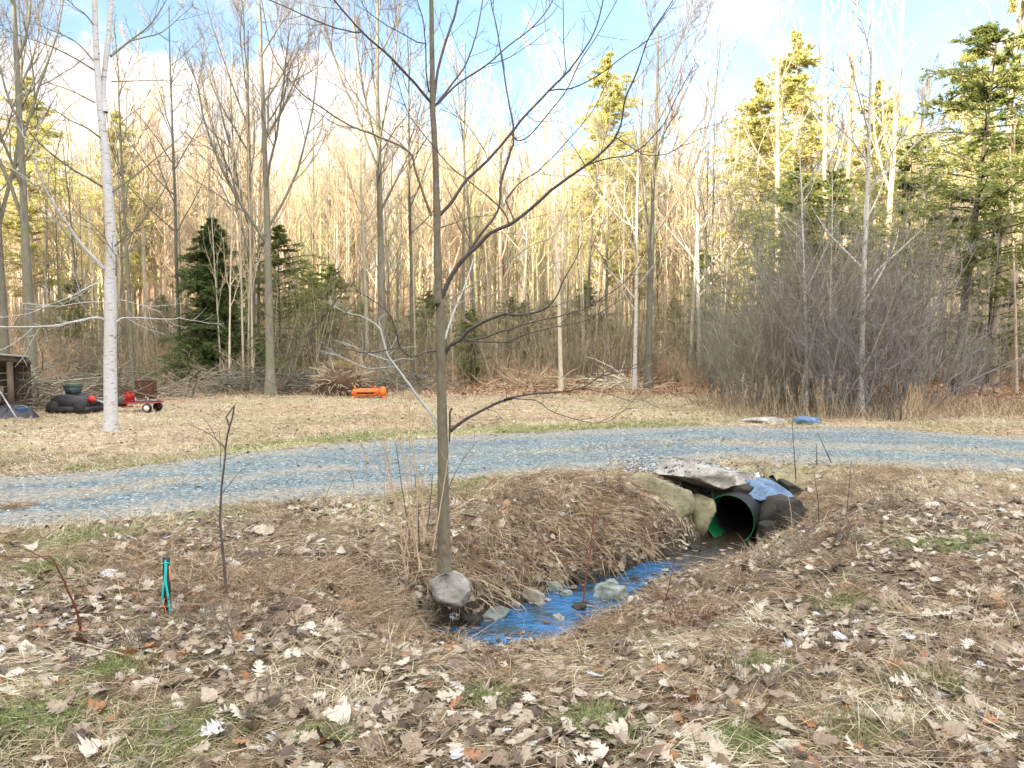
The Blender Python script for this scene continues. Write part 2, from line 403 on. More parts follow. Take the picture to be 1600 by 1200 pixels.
def bare_tree(name, H, r0, style, m_tr, m_cr, loc=(0, 0, 0), lean=(0, 0), detail=1.0, label=None, cat='tree', group=None, tw=.005):
    """style: vase / forest / birch"""
    root = empty(name, loc, 0, label, cat, group)
    tr = MB(); cr = MB()
    zz = np.linspace(0, 1, 16)
    wob = np.cumsum(rng.normal(0, .012*H/8, (16, 2)), 0)*zz[:, None]
    P0 = np.stack([lean[0]*zz**1.3+wob[:, 0], lean[1]*zz**1.3+wob[:, 1], zz*H-.15], 1)[None]
    R0 = (r0*(1-.80*zz**.8)+r0*.5*np.exp(-zz*H/.22))[None]
    tr.tubes(P0, R0, 9)
    if style == 'vase':
        nk, a0, ang, lf, up = 9, .32, .55, .50, .16
    elif style == 'forest':
        nk, a0, ang, lf, up = 14, .38, .8, .22, .12
    elif style == 'slim':
        nk, a0, ang, lf, up = 12, .30, .6, .22, .14
    else:
        nk, a0, ang, lf, up = 16, .25, .85, .24, .06
    S, D, L, r = kids(P0, R0, nk, a0, .97, ang, .18, lf, .62)
    P1, R1 = grow(S, D, L, r, 8, up, .08); tr.tubes(P1, R1, 5)
    k2 = max(3, int(7*detail))
    S, D, L, r = kids(P1, R1, k2, .15, .98, .6, .2, .42, .6)
    P2, R2 = grow(S, D, L, np.maximum(r, tw*1.5), 6, .12, .10); cr.tubes(P2, R2, 4)
    k3 = max(3, int(7*detail))
    S, D, L, r = kids(P2, R2, k3, .1, 1., .6, .25, .50, .6)
    P3, R3 = grow(S, D, L, np.maximum(r*0+tw*1.15, tw), 4, .12, .12); cr.tubes(P3, R3, 3)
    if detail >= .8:
        S, D, L, r = kids(P3, R3, int(5*detail), .1, 1., .5, .25, .55, .8)
        P4, R4 = grow(S, D, L, np.full(len(L), tw*.75), 3, .12, .1); cr.tubes(P4, R4, 3)
    tr.build('trunk', m_tr, root, True); cr.build('crown', m_cr, root)
    return root

def conifer(name, H, W0, m_n, m_b, loc=(0, 0, 0), style='hemlock', z0=.06, label=None, group=None, dens=1., cat='tree'):
    root = empty(name, loc, 0, label, cat, group)
    tr = MB(); zz = np.linspace(0, 1, 12); P0 = np.stack([zz*0, zz*0, zz*H-.1], 1)[None]; R0 = (H*.0125*(1-.92*zz))[None]; tr.tubes(P0, R0, 8)
    nb = int({'pine': 60, 'soft': 120}.get(style, 210)*dens)
    t = z0+(1-z0)*np.sort(rng.random(nb))**.9
    if style == 'pine':
        t = np.round(t*11)/11+rng.normal(0, .008, nb); t = np.clip(t, z0, .99)
    a = rng.random(nb)*2*math.pi
    prof = (1-t)**.8+.05 if style != 'pine' else np.clip(1.15-t, 0, .8)*rng.uniform(.5, 1.2, nb)
    if style == 'soft': prof = np.clip(1-t, .02, 1)**.5*(.55+.45*np.sin(np.clip((t-z0)/(1-z0), 0, 1)*math.pi))*1.15
    L = W0/2*prof*rng.uniform(.4, 1.35, nb)*1.15*(1+.25*np.sin(a*2+t*9))
    S = np.stack([0*t, 0*t, t*H], 1); D = np.stack([np.cos(a), np.sin(a), np.full(nb, .1 if style == 'hemlock' or style == 'spruce' else .35)], 1)
    P1, R1 = grow(S, D, L, np.full(nb, H*.0028), 6, -.07 if style != 'pine' else .03, .05); tr.tubes(P1, R1, 3)
    # secondary sprays
    S, D, L2, r = kids(P1, R1, 12, .10, 1., .95, .35, .40, .6)
    D[:, 2] *= .35
    P2, R2 = grow(S, D, L2, np.full(len(L2), .004), 4, -.05 if style != 'pine' else .05, .06)
    # needles: tufts of narrow blades on the sprays
    fol = MB()
    per = 27 if style != 'pine' else 46
    S, D, L3, r = kids(P2, R2, per, .0, 1., .9, .35, .28, .6)
    ln = (rng.uniform(.06, .14, len(S)) if style != 'pine' else rng.uniform(.08, .17, len(S)))*(.6+H/18)
    if style != 'pine': D[:, 2] *= .45
    D = nrm(D); Pn = np.stack([S, S+D*ln[:, None]*.5, S+D*ln[:, None]], 1)
    sd = nrm(np.cross(D, nrm(rng.normal(size=D.shape)+np.array([0, 0, .8]))))
    wd = (.013 if style != 'pine' else .013)*(.6+H/18); Wn = np.stack([np.full(len(S), wd*.6), np.full(len(S), wd), np.full(len(S), .001)], 1)
    fol.ribbons(Pn, Wn, sd, rng.random(len(S)))
    tr.build('trunk', m_b, root, True); fol.build('crown', m_n, root, tint=True)
    return root

def shrub(name, H, ns, spread, m, loc=(0, 0, 0), label=None, group=None, tw=.0035, dens=1., cat='shrub', base=.25):
    root = empty(name, loc, 0, label, cat, group)
    b = MB(); thin_ = .0016/.012 if H < .6 else H/3; a = rng.random(ns)*2*math.pi; rr = base*np.sqrt(rng.random(ns))
    S = np.stack([rr*np.cos(a), rr*np.sin(a), np.full(ns, -.05)], 1)
    D = np.stack([np.cos(a)*spread*rng.random(ns), np.sin(a)*spread*rng.random(ns), np.ones(ns)], 1)
    P1, R1 = grow(S, D, H*rng.uniform(.6, 1.05, ns), rng.uniform(.007, .016, ns)*thin_, 9, .03, .12, .3)
    S, D, L, r = kids(P1, R1, int(9*dens), .15, 1., .65, .3, .30, .6)
    P2, R2 = grow(S, D, L, np.maximum(r, tw*1.3), 5, .08, .18)
    S, D, L, r = kids(P2, R2, int(6*dens), .1, 1., .55, .2, .45, .6)
    P3, R3 = grow(S, D, L, np.full(len(L), tw), 4, .08, .14)
    b.tubes(P1, R1, 4); b.build('stem', m, root)
    c = MB(); c.tubes(P2, R2, 3); c.tubes(P3, R3, 3); c.build('twigs', m, root)
    return root

# ================================================================== SETTING
def geo_steps(a, b, s0, g):
    out = [a]; s = s0
    while out[-1] < b: out.append(out[-1]+s); s *= g
    return np.array(out)
xf = np.arange(-8.4, 8.4, .06); xr = geo_steps(8.4, 420, .12, 1.10); xs = np.concatenate([-xr[::-1], xf[1:], xr])
yb = -geo_steps(0, 60, .4, 1.18)[::-1]; ys = np.concatenate([yb[:-1], np.arange(0, 2, .2), np.arange(2, 10.6, .06), geo_steps(10.6, 32, .12, 1.012)[0:], ])
ys = np.concatenate([ys, geo_steps(ys[-1]+.5, 420, .5, 1.06)]); ys = np.unique(ys)
X, Y = np.meshgrid(xs, ys); Z = height(X, Y)
# the paved cut where the driveway sheet lies: ground sits 5 cm under it
de = np.minimum(Y-near_edge(X), far_edge(X)-Y)
Zg = Z-.03*sstep(.12, .3, de)
nx, ny = len(xs), len(ys)
V = np.stack([X.ravel(), Y.ravel(), Zg.ravel()], 1)
i, j = np.meshgrid(np.arange(nx-1), np.arange(ny-1)); b0 = (j*nx+i).ravel()
F = np.stack([b0, b0+1, b0+nx+1, b0+nx], 1)
C = V[F].mean(1); C[:, 2] = V[F][:, :, 2].mean(1)
rel = C-MOUTH; s = rel@PAX; rad = np.linalg.norm(rel-s[:, None]*PAX, axis=1)
keep = ~((rad < PIPE_R*1.03) & (s > .0) & (s < 4))
F = F[keep]
gm, nt, b = mat('ground_litter', .85, .2)
a = attr(nt, 'zone'); sp = N(nt, 'ShaderNodeSeparateColor'); nt.links.new(a.outputs['Color'], sp.inputs[0])
p = geo_pos(nt)
vs = geo_pos(nt, (1, 1.6, 1))
v1 = N(nt, 'ShaderNodeTexVoronoi'); v1.inputs['Scale'].default_value = 26; v1.inputs['Randomness'].default_value = 1
wp = N(nt, 'ShaderNodeVectorMath', operation='ADD'); nn_ = N(nt, 'ShaderNodeTexNoise'); nn_.inputs['Scale'].default_value = 12; nn_.inputs['Detail'].default_value = 5
sc_ = N(nt, 'ShaderNodeVectorMath', operation='SCALE'); sc_.inputs['Scale'].default_value = .12
nt.links.new(p, nn_.inputs['Vector']); nt.links.new(nn_.outputs['Color'], sc_.inputs[0]); nt.links.new(vs, wp.inputs[0]); nt.links.new(sc_.outputs[0], wp.inputs[1]); nt.links.new(wp.outputs[0], v1.inputs['Vector'])
sv = N(nt, 'ShaderNodeSeparateColor'); nt.links.new(v1.outputs['Color'], sv.inputs[0])
n_big = noise_n(nt, .55, 5, p); n_mid = noise_n(nt, 4.5, 8, p, .7); n_fine = noise_n(nt, 45, 6, p, .75)
lit = ramp(nt, sv.outputs[0], [(0, (.02, .014, .009)), (.45, (.06, .042, .027)), (.75, (.13, .095, .065)), (1, (.26, .20, .15))])
field = ramp(nt, maths(nt, 'ADD', maths(nt, 'MULTIPLY', n_mid, .6), maths(nt, 'MULTIPLY', n_fine, .4)), [(.33, (.11, .075, .045)), (.46, (.27, .20, .125)), (.58, (.45, .37, .26)), (.75, (.60, .53, .41))])
orange = ramp(nt, maths(nt, 'ADD', maths(nt, 'MULTIPLY', n_mid, .5), maths(nt, 'MULTIPLY', sv.outputs[1], .4)), [(.25, (.17, .085, .04)), (.5, (.34, .185, .095)), (.75, (.48, .30, .18))])
green = ramp(nt, n_fine, [(.3, (.10, .13, .045)), (.7, (.29, .33, .13))])
c = mixc(nt, a.outputs['Alpha'], lit, field)
def thr(chan, n, w=.25):
    s = maths(nt, 'ADD', maths(nt, 'SUBTRACT', chan, .5), maths(nt, 'SUBTRACT', n, .5)); s = maths(nt, 'ADD', maths(nt, 'MULTIPLY', s, 2.6), .5, True); return s
c = mixc(nt, thr(sp.outputs[1], n_mid), c, orange)
c = mixc(nt, maths(nt, 'MULTIPLY', thr(sp.outputs[0], n_mid), .8), c, green)
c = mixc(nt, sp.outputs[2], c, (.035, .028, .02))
c = mixc(nt, 1., c, ramp(nt, n_big, [(.3, (.8, .8, .8)), (.7, (1.1, 1.1, 1.1))]), 'MULTIPLY')
nt.links.new(c, b.inputs['Base Color'])
bump(nt, b, maths(nt, 'ADD', maths(nt, 'MULTIPLY', sv.outputs[0], .6), n_fine), .8, .015)
ground = mesh_obj('ground', V, [F], gm, smooth=True)
Xf, Yf = X.ravel(), Y.ravel()
fe = far_edge(Xf)
zr = np.exp(-((Yf-fe-.7)/(.55+.02*np.abs(Xf)))**2)*sstep(-7, -4.5, Xf)*(1-sstep(2.5, 4, Xf))*.95
zr = np.maximum(zr, .62*np.exp(-((Yf-near_edge(Xf)+.55)/.4)**2)*(1-sstep(-1.0, -.2, Xf)))
zr = np.maximum(zr, .45*(fbm(Xf, Yf, 1.4, 21) > .56))
zr = np.maximum(zr, .42*sstep(10, 16, Yf)*(fbm(Xf, Yf, 2.5, 22) > .55)*(Yf < 24))
zg = sstep(21.5, 23.5, Yf+.10*Xf*(Xf < 0)+(fbm(Xf, Yf, 3, 31)-.5)*3)
zg = zg*(1-.75*sstep(30, 42, Yf))
zg = np.maximum(zg, .9*sstep(18.2, 20, Yf)*sstep(7.5, 9.5, Xf)*(1-sstep(25, 26, Yf)))
zg = np.maximum(zg, .55*sstep(15, 19, Yf)*sstep(-6, -10, Xf))
dch, wch, _ = chan_dist(Xf, Yf)
zb = np.maximum(1-sstep(wch+.0, wch+.45, dch), 1-sstep(.2, .45, np.hypot(Xf+.52, Yf-5.72)))  # mud by the water, plus shade painted into the hollow under the boulder
za = sstep(fe-.2, fe+.2, Yf)
za = np.maximum(za, .75*np.exp(-((Yf-near_edge(Xf)+.6)/.9)**2))
za = np.maximum(za, .6*sstep(2.8, 4.6, Xf)*sstep(5.5, 7.5, Yf))
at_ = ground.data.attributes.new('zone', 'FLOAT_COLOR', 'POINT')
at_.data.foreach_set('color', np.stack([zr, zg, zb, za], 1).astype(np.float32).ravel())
tag(ground, kind='structure')

# ---- driveway: a sheet of crushed stone, tinted blue for skylit shade, between its two ragged edges
ux = np.concatenate([np.arange(-14, 14, .12)]); vv = np.linspace(0, 1, 44)
Ux, Vv = np.meshgrid(ux, vv)
n0 = near_edge(Ux)-.12+(fbm(Ux, Ux*0, .8, 41)-.47)*.5+(fbm(Ux, Ux*0, .12, 44)-.47)*.25; f0 = far_edge(Ux)+.08+(fbm(Ux, Ux*0+5, .9, 42)-.47)*.6+(fbm(Ux, Ux*0, .12, 45)-.47)*.3
Yd = n0+(f0-n0)*Vv; Zd = height(Ux, Yd)+.012-.02*((Vv < .02) | (Vv > .98))
Vd = np.stack([Ux.ravel(), Yd.ravel(), Zd.ravel()], 1); nu = len(ux)
i, j = np.meshgrid(np.arange(nu-1), np.arange(len(vv)-1)); b0 = (j*nu+i).ravel()
dm, nt, b = mat('gravel', .8, .35)
p = geo_pos(nt); a = attr(nt, 'strip')
v1 = N(nt, 'ShaderNodeTexVoronoi'); v1.inputs['Scale'].default_value = 42; nt.links.new(p, v1.inputs['Vector'])
sv = N(nt, 'ShaderNodeSeparateColor'); nt.links.new(v1.outputs['Color'], sv.inputs[0])
g1 = ramp(nt, sv.outputs[0], [(0, (.03, .05, .057)), (.4, (.075, .115, .128)), (.8, (.14, .19, .205)), (1, (.31, .37, .39))])
n1 = noise_n(nt, 2.0, 8, geo_pos(nt, (.55, 1.3, 1)), .7); n2 = noise_n(nt, 14, 6, p, .7); n3 = noise_n(nt, .7, 3, p)
g1 = mixc(nt, 1., g1, ramp(nt, n3, [(.35, (.85, .86, .9)), (.65, (1.08, 1.08, 1.04))]), 'MULTIPLY')
dirt = ramp(nt, n2, [(.3, (.12, .105, .08)), (.7, (.32, .29, .23))])
s1 = maths(nt, 'ADD', maths(nt, 'MULTIPLY', maths(nt, 'ADD', maths(nt, 'SUBTRACT', a.outputs['Fac'], .62), maths(nt, 'SUBTRACT', n1, .5)), 4.2), .5, True)
s1 = maths(nt, 'MAXIMUM', s1, ramp(nt, n1, [(.47, (0, 0, 0)), (.62, (.75, .75, .75))]))
s1 = maths(nt, 'MULTIPLY', s1, ramp(nt, n2, [(.38, (.25, .25, .25)), (.6, (1, 1, 1))]))
nt.links.new(mixc(nt, s1, g1, dirt), b.inputs['Base Color'])
bump(nt, b, v1.outputs['Distance'], .7, .012)
drive = mesh_obj('driveway', Vd, [np.stack([b0, b0+1, b0+nu+1, b0+nu], 1)], dm, smooth=True)
mid = .46-.02*Ux/5
strip = (.30+.40*sstep(2, 6, Ux)+.25*sstep(-1.5, -5, Ux)+(fbm(Ux, Yd, 1.1, 47)-.47)*.9)*np.exp(-((Vv-mid)/.13)**2)+1.15*np.exp(-(Vv/.17)**2)+.95*np.exp(-((1-Vv)/.18)**2)+.27
strip = strip+.25*sstep(-3, -6, Ux)
da = drive.data.attributes.new('strip', 'FLOAT', 'POINT'); da.data.foreach_set('value', strip.astype(np.float32).ravel())
tag(drive, kind='structure')

# ---- stream water
wm, nt, b = mat('stream_water', .06, .5)
p = geo_pos(nt, (1, 1.5, 1)); n1 = noise_n(nt, 7, 5, p, .55); n2 = noise_n(nt, 26, 4, p)
nt.links.new(ramp(nt, noise_n(nt, 3.2, 6, geo_pos(nt)), [(.44, (.010, .09, .23)), (.60, (.02, .03, .032))]), b.inputs['Base Color'])  # sky reflection painted as blue patches, broken by dark ones for reflected trees
wb = b.inputs['Base Color'].links[0].from_socket; sx_ = N(nt, 'ShaderNodeSeparateXYZ'); nt.links.new(geo_pos(nt), sx_.inputs[0])
nt.links.new(mixc(nt, ramp(nt, maths(nt, 'ADD', maths(nt, 'MULTIPLY', sx_.outputs[0], .5), maths(nt, 'MULTIPLY', n1, .2)), [(.80, (0, 0, 0)), (.95, (1, 1, 1))]), wb, (.035, .026, .018)), b.inputs['Base Color'])  # brown leafy shallows by the pipe, with the dark culvert's reflection painted in
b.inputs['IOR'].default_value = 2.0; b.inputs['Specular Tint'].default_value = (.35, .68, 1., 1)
b.inputs['Roughness'].default_value = .05
bump(nt, b, maths(nt, 'ADD', n1, maths(nt, 'MULTIPLY', n2, .3)), .7, .05)
gx = np.arange(-1.1, 3.9, .05); gy = np.arange(5.2, 10.2, .05); GX, GY = np.meshgrid(gx, gy)
Vw = np.stack([GX.ravel(), GY.ravel(), np.full(GX.size, ZW)], 1)
i, j = np.meshgrid(np.arange(len(gx)-1), np.arange(len(gy)-1)); b0 = (j*len(gx)+i).ravel(); Fw = np.stack([b0, b0+1, b0+len(gx)+1, b0+len(gx)], 1)
cw = Vw[Fw].mean(1); dd, ww, _ = chan_dist(cw[:, 0], cw[:, 1]); rel = cw-MOUTH; s = rel@PAX; lat = np.abs(rel@np.array([PAX[1], -PAX[0], 0]))
Fw = Fw[(dd < ww+.40) & (s < .1) | ((s >= -.05) & (s < 2.0) & (lat < .14))]
tag(mesh_obj('stream', Vw, [Fw], wm, smooth=True), kind='structure')

# ---- the wooded ridge behind the viewer that keeps the clearing in shade
sd = np.array([-.6, -.8]); ld = np.array([.8, -.6])
tt = np.arange(-260, 261, 1.5); ss = np.array([40, 60, 80, 95, 105, 112, 116, 118, 121, 126, 140, 170, 230])
prof = np.interp(ss, [40, 118, 230], [0, 1, .35]); prof = prof**1.3
TT, SS = np.meshgrid(tt, ss); PR = np.repeat(prof[:, None], len(tt), 1)
top = 43.0+(vnoise(TT, TT*0, 14, 51)-.5)*7+(vnoise(TT, TT*0, 4, 52)-.5)*5+(vnoise(TT, TT*0, 1.6, 53)-.5)*4
hx = sd[0]*SS+ld[0]*TT; hy = sd[1]*SS+ld[1]*TT
Vh = np.stack([hx.ravel(), hy.ravel(), (PR*top-.5).ravel()], 1); nt_ = len(tt)
i, j = np.meshgrid(np.arange(nt_-1), np.arange(len(ss)-1)); b0 = (j*nt_+i).ravel()
tag(mesh_obj('wooded_ridge', Vh, [np.stack([b0, b0+nt_, b0+nt_+1, b0+1], 1)], bark_mat('ridge_woods', (.05, .055, .03), (.17, .14, .09), scale=.4)), kind='structure')

# ================================================================== TREES OF THE CLEARING
# the young tree in front: limbs traced in photo pixels, set at their own distances
def Z2(*a): return [(400+u/2.2857, v/2.2857) for u, v in a]
def Z5(*a): return [(380+u/3.75, 380+v/3.75) for u, v in a]
def Z6(*a): return [(760+u/3.75, 380+v/3.75) for u, v in a]
def Z1(*a): return [(u*.3375, v*.3375) for u, v in a]
def Z4(*a): return [(u/3.53, 380+v/3.53) for u, v in a]
def limb(px, d0, d1, w0, w1, n=None, up=None):
    """px control points, distance d0..d1, widths in photo px -> world polyline and radii"""
    px = np.array(px, float); seg = np.r_[0, np.cumsum(np.hypot(*np.diff(px, axis=0).T))]; f = seg/seg[-1]
    P = np.array([at(x, y, d0+(d1-d0)*t) for (x, y), t in zip(px, f)])
    n = n or max(4, int(seg[-1]/12)); Q = smooth_poly(P, n)
    L = np.r_[0, np.cumsum(np.linalg.norm(np.diff(Q, axis=0), axis=1))]; L /= L[-1]
    q = Q.copy(); q += rng.normal(0, .0018, q.shape)*(np.minimum(L, 1-L)*2)[:, None]
    dist = d0+(d1-d0)*L
    return q, (w0+(w1-w0)*L**.8)/2/1200*dist
def twigs(P, Rr, per, ln, m, parent, t0=.2, tw=.0016, sub=2, up=.08):
    S, D, L, r = kids(P[None], Rr[None], per, t0, 1., .75, .2, .1, .6)
    L = ln*rng.uniform(.4, 1.3, len(L)); 
    P1, R1 = grow(S, D, L, np.full(len(L), tw*1.35), 6, up, .09, .5)
    b = MB(); b.tubes(P1, R1, 4)
    if sub:
        S, D, L, r = kids(P1, R1, sub, .2, .95, .7, .2, .4, .7)
        P2, R2 = grow(S, D, L, np.full(len(L), tw), 4, up, .08, .5); b.tubes(P2, R2, 3)
    return b
YD = 5.62
T = empty('young_tree', gnd(694, 884), 0, 'slender young bare tree in the foreground beside the stream, with wide forking limbs', 'tree')
T0 = T.location.copy()
def local(P, o): return P-np.array(o.location)
tpx = [(695, 893), (694, 860), (693, 800), (692, 700), (690, 600), (689, 550), (688, 480), (685, 460), (683, 340), (680, 240), (676, 160), (675, 80), (674, 0), (672, -80), (671, -170)]
P, Rr = limb(tpx, YD, YD, 1, 1, 60)
yy = np.array([600-(((p_[2]-EYE)/YD)*1200+70) for p_ in P])
wt_ = np.interp(-P[:, 2], -np.array([at(0, q, YD)[2] for q in (-170, 0, 160, 340, 460, 550, 700, 860, 893)])[::1], [4.4, 6.6, 8.3, 10.6, 12.8, 13.6, 16.5, 20, 25])
Rr = wt_/2/1200*YD
for ky, kw in ((552, 3.5), (470, 2.5), (338, 2), (163, 2.5)): Rr += kw/2/1200*YD*np.exp(-((yy-ky)/9)**2)
tb = MB(); tb.tubes(local(P, T)[None], Rr[None], 12); tb.build('trunk', M['young_bark'], T, True)
limbs = [
 # name-less list: (pixels, d_end offset, w0, w1, material, children)
 (Z2((650,775),(700,720),(750,645),(830,570),(900,490),(960,415),(1050,320),(1110,260),(1160,195),(1210,110),(1240,0),(1250,-80)), .5, 5.0, 1.8, 'twig_dark',
   [(Z2((1060,318),(1130,315),(1230,265),(1300,210),(1390,150),(1440,80),(1500,0)), .4, 2.4, 1.2), (Z2((920,505),(970,490),(1040,410),(1110,320),(1160,215),(1210,140),(1290,0)), .3, 2.4, 1.2), (Z2((1110,275),(1100,150),(1097,0)), .3, 1.8, 1.2), (Z2((830,565),(800,510),(740,430),(660,390)), -.2, 1.5, .9),(Z2((960,420),(1010,435),(1060,430),(1100,440)),.2,1.3,.8)]),
 (Z2((662,1065),(700,980),(745,920),(790,880),(840,830),(910,800),(980,745),(1080,660),(1180,590),(1260,520),(1300,455),(1320,350),(1360,260),(1400,140),(1450,60),(1490,0)), -.6, 7.0, 1.4, 'twig_dark',
   [(Z2((1180,590),(1260,565),(1350,547),(1450,450),(1500,350),(1570,225)), -.3, 2.8, 1.1), (Z2((1350,547),(1450,555),(1530,510),(1600,420)), -.5, 1.7, 1.0), (Z2((745,920),(800,840),(865,750),(875,650),(905,550),(920,505),(915,430),(890,290),(860,100),(840,10),(835,-60)), .2, 4.6, 1.6), (Z2((875,735),(940,655),(1020,600),(1115,500),(1200,400),(1260,280)), .3, 2.6, 1.0), (Z2((910,800),(870,740),(790,670),(700,600),(640,530),(560,430),(530,370),(510,300),(480,200)), -.4, 2.6, 1.0), (Z2((1165,590),(1140,530),(1110,500),(1080,460)),-.2,1.6,.9)]),
 (Z2((627,770),(600,700),(570,610),(545,540),(430,485),(340,450),(230,380),(150,320),(60,190),(20,0)), -.7, 4.2, 1.2, 'young_bark',
   [(Z2((545,540),(490,490),(420,440),(380,400)), -.2, 1.6, .9), (Z2((340,455),(290,445),(220,400),(170,350),(100,290)), -.3, 1.8, .9), (Z2((200,365),(150,300),(110,230),(90,160)),-.2,1.3,.8)]),
 (Z2((632,375),(560,290),(480,205),(390,125),(330,60),(280,0),(250,-50)), -.5, 4.2, 2.2, 'twig_dark',
   [(Z2((390,125),(270,95),(160,50),(50,0),(0,-20)), -.4, 2.6, 1.4)]),
 (Z2((634,370),(650,250),(680,140),(705,70),(722,0),(735,-80)), .3, 4.8, 3.0, 'twig_dark', []),
 (Z2((640,378),(700,300),(750,230),(775,160),(790,110),(810,0)), .5, 3.0, 1.7, 'twig_dark', []),
 (Z2((648,372),(720,300),(820,235),(900,165),(990,95),(1050,20),(1075,-40)), .6, 3.2, 1.4, 'twig_dark', [(Z2((820,235),(880,215),(930,190),(990,150),(1050,100)), .2, 1.5, .9),(Z2((990,95),(1040,70),(1080,20)),.2,1.3,.9)]),
 (Z2((618,330),(608,260),(605,170),(598,80),(575,0)), -.3, 2.6, 1.5, 'twig_dark', [(Z2((605,167),(540,130),(450,80),(390,30),(370,-10)), -.3, 1.9, 1.1)]),
 (Z5((1185,650),(1210,600),(1280,560),(1310,520),(1390,470),(1480,430),(1575,405))+Z6((110,415),(220,420),(330,390),(400,330),(450,220),(520,100),(560,0)), -.7, 6.0, 1.3, 'twig_dark',
   [(Z5((1285,567),(1400,560),(1500,520),(1575,505))+Z6((150,500),(300,455),(450,425),(570,385),(680,320),(790,245),(880,150),(940,30)), -.4, 3.2, 1.1), (Z5((1280,570),(1450,580),(1575,578))+Z6((120,580),(250,530),(400,490),(560,460),(680,400),(800,320)), -.6, 2.8, 1.0), (Z6((0,585),(80,595),(150,625),(180,600),(200,570)), -.2, 1.3, .8), (Z6((220,420),(100,405),(0,410)), .2, 1.2, .7)]),
 (Z5((1175,637),(1120,630),(1060,640),(1000,665),(950,645),(910,590),(900,520),(860,420),(800,360),(720,310),(600,230),(520,130)), -.5, 3.6, .9, 'twig_dark',
   [(Z5((915,605),(800,635),(700,640),(600,620),(500,605),(390,555),(320,520),(180,435)), -.3, 2.4, .9), (Z5((390,555),(400,520),(415,510)), 0, 1.3, .8), (Z5((320,525),(380,545),(400,515)), 0, 1.2, .8), (Z5((1040,645),(1090,590),(1120,560)), .2, 1.3, .8), (Z5((500,605),(480,550),(540,580)), 0, 1.2, .7)]),
 (Z5((1142,1085),(1100,1000),(1030,910),(960,810),(900,730),(850,660),(820,560),(795,490),(700,430),(600,405),(480,340)), .45, 4.8, 1.2, 'pale_limb',
   [(Z5((860,690),(740,650),(640,600),(540,570)), .2, 2.2, .9), (Z5((880,722),(770,735),(690,720),(560,660),(450,630)), .3, 2.2, .8), (Z5((850,680),(900,620),(960,610),(1020,605)), -.1, 1.8, .9), (Z5((795,490),(800,440),(830,415)), .1, 1.2, .8), (Z5((860,685),(930,675),(990,680),(1040,645)), .1, 1.6, 1.0)]),
 (Z5((1213,1103),(1290,1040),(1400,980),(1490,935),(1575,910))+Z6((110,915),(280,880),(450,870),(570,845),(660,785),(740,765),(830,755)), -.5, 5.0, 1.4, 'twig_dark',
   [(Z6((150,915),(290,920),(370,980),(480,1020),(600,1050),(700,1050),(750,1025)), -.3, 1.8, .8), (Z6((650,785),(720,745),(780,730),(880,715),(960,650)), .2, 1.8, .8), (Z6((0,975),(60,990),(90,1030),(120,1060)), -.1, 1.3, .8), (Z6((120,910),(115,860),(100,830)), 0, 1.3, .8), (Z6((570,850),(700,880),(820,920),(880,930),(960,895)), -.2, 1.4, .7), (Z6((280,880),(380,830),(470,765)), .2, 1.2, .7)]),
 (Z5((1180,565),(1220,440),(1260,340),(1310,220),(1350,90)), .5, 3.6, 1.8, 'pale_limb', []),
 (Z2((665,1095),(780,1010),(880,950),(980,880),(1060,845),(1130,780),(1200,680)), .6, 2.4, .9, 'twig_grey', []),
 (Z2((690,1090),(800,1060),(900,1030),(1010,960),(1100,930)), .8, 1.8, .8, 'twig_grey', []),
 (Z2((655,815),(700,800),(780,775),(850,770)), -.4, 1.3, .7, 'twig_dark', []),
 (Z2((630,815),(560,765),(500,760),(450,800)), -.3, 1.4, .7, 'twig_grey', []),
 ([(702,690), (703, 665), (703, 645), (706, 638)], -.05, 2.6, 3.6, 'twig_dark', []),
]
for px, dd_, w0, w1, mt, ch in limbs:
    P, Rr = limb(px, YD, YD+dd_, w0*1.12, w1)
    b = MB(); b.tubes(local(P, T)[None], Rr[None], 6)
    wch_ = []
    for cpx, cd, cw0, cw1 in ch:
        k = np.argmin([np.hypot(*(np.array(cpx[0])-q)) for q in [(800+p_[0]/p_[1]*1200, 0) for p_ in P]]) if 0 else None
        # start distance: where the child leaves its limb
        scr = np.array([[800+1200*p_[0]/(p_[1]*ct-(p_[2]-EYE)*st), 600-1200*((p_[2]-EYE)*ct+p_[1]*st)/(p_[1]*ct-(p_[2]-EYE)*st)] for p_ in P])
        k = np.argmin(np.hypot(*(scr-np.array(cpx[0])).T)); ds = P[k, 1]
        Pc, Rc = limb(cpx, ds, ds+cd, cw0, cw1); Pc[0] = P[k]
        b.tubes(local(Pc, T)[None], Rc[None], 5); wch_.append((Pc, Rc))
    for PP, RR in [(P, Rr)]+wch_:
        if len(PP) > 6:
            t_ = twigs(local(PP, T), RR, max(3, len(PP)//3), .26, None, None, .25, .0016)
            for q in t_.v: pass
            off = b.n; b.v += t_.v; b.t += t_.t; b.n += t_.n
            for kk, fl in t_.f.items(): b.f.setdefault(kk, []).extend([f+off for f in fl])
    if len(px) > 4 or ch: b.build('branch', M[mt], T, True)
    else: b.build('stub' if w1 > w0 else 'branch', M[mt], T, True)

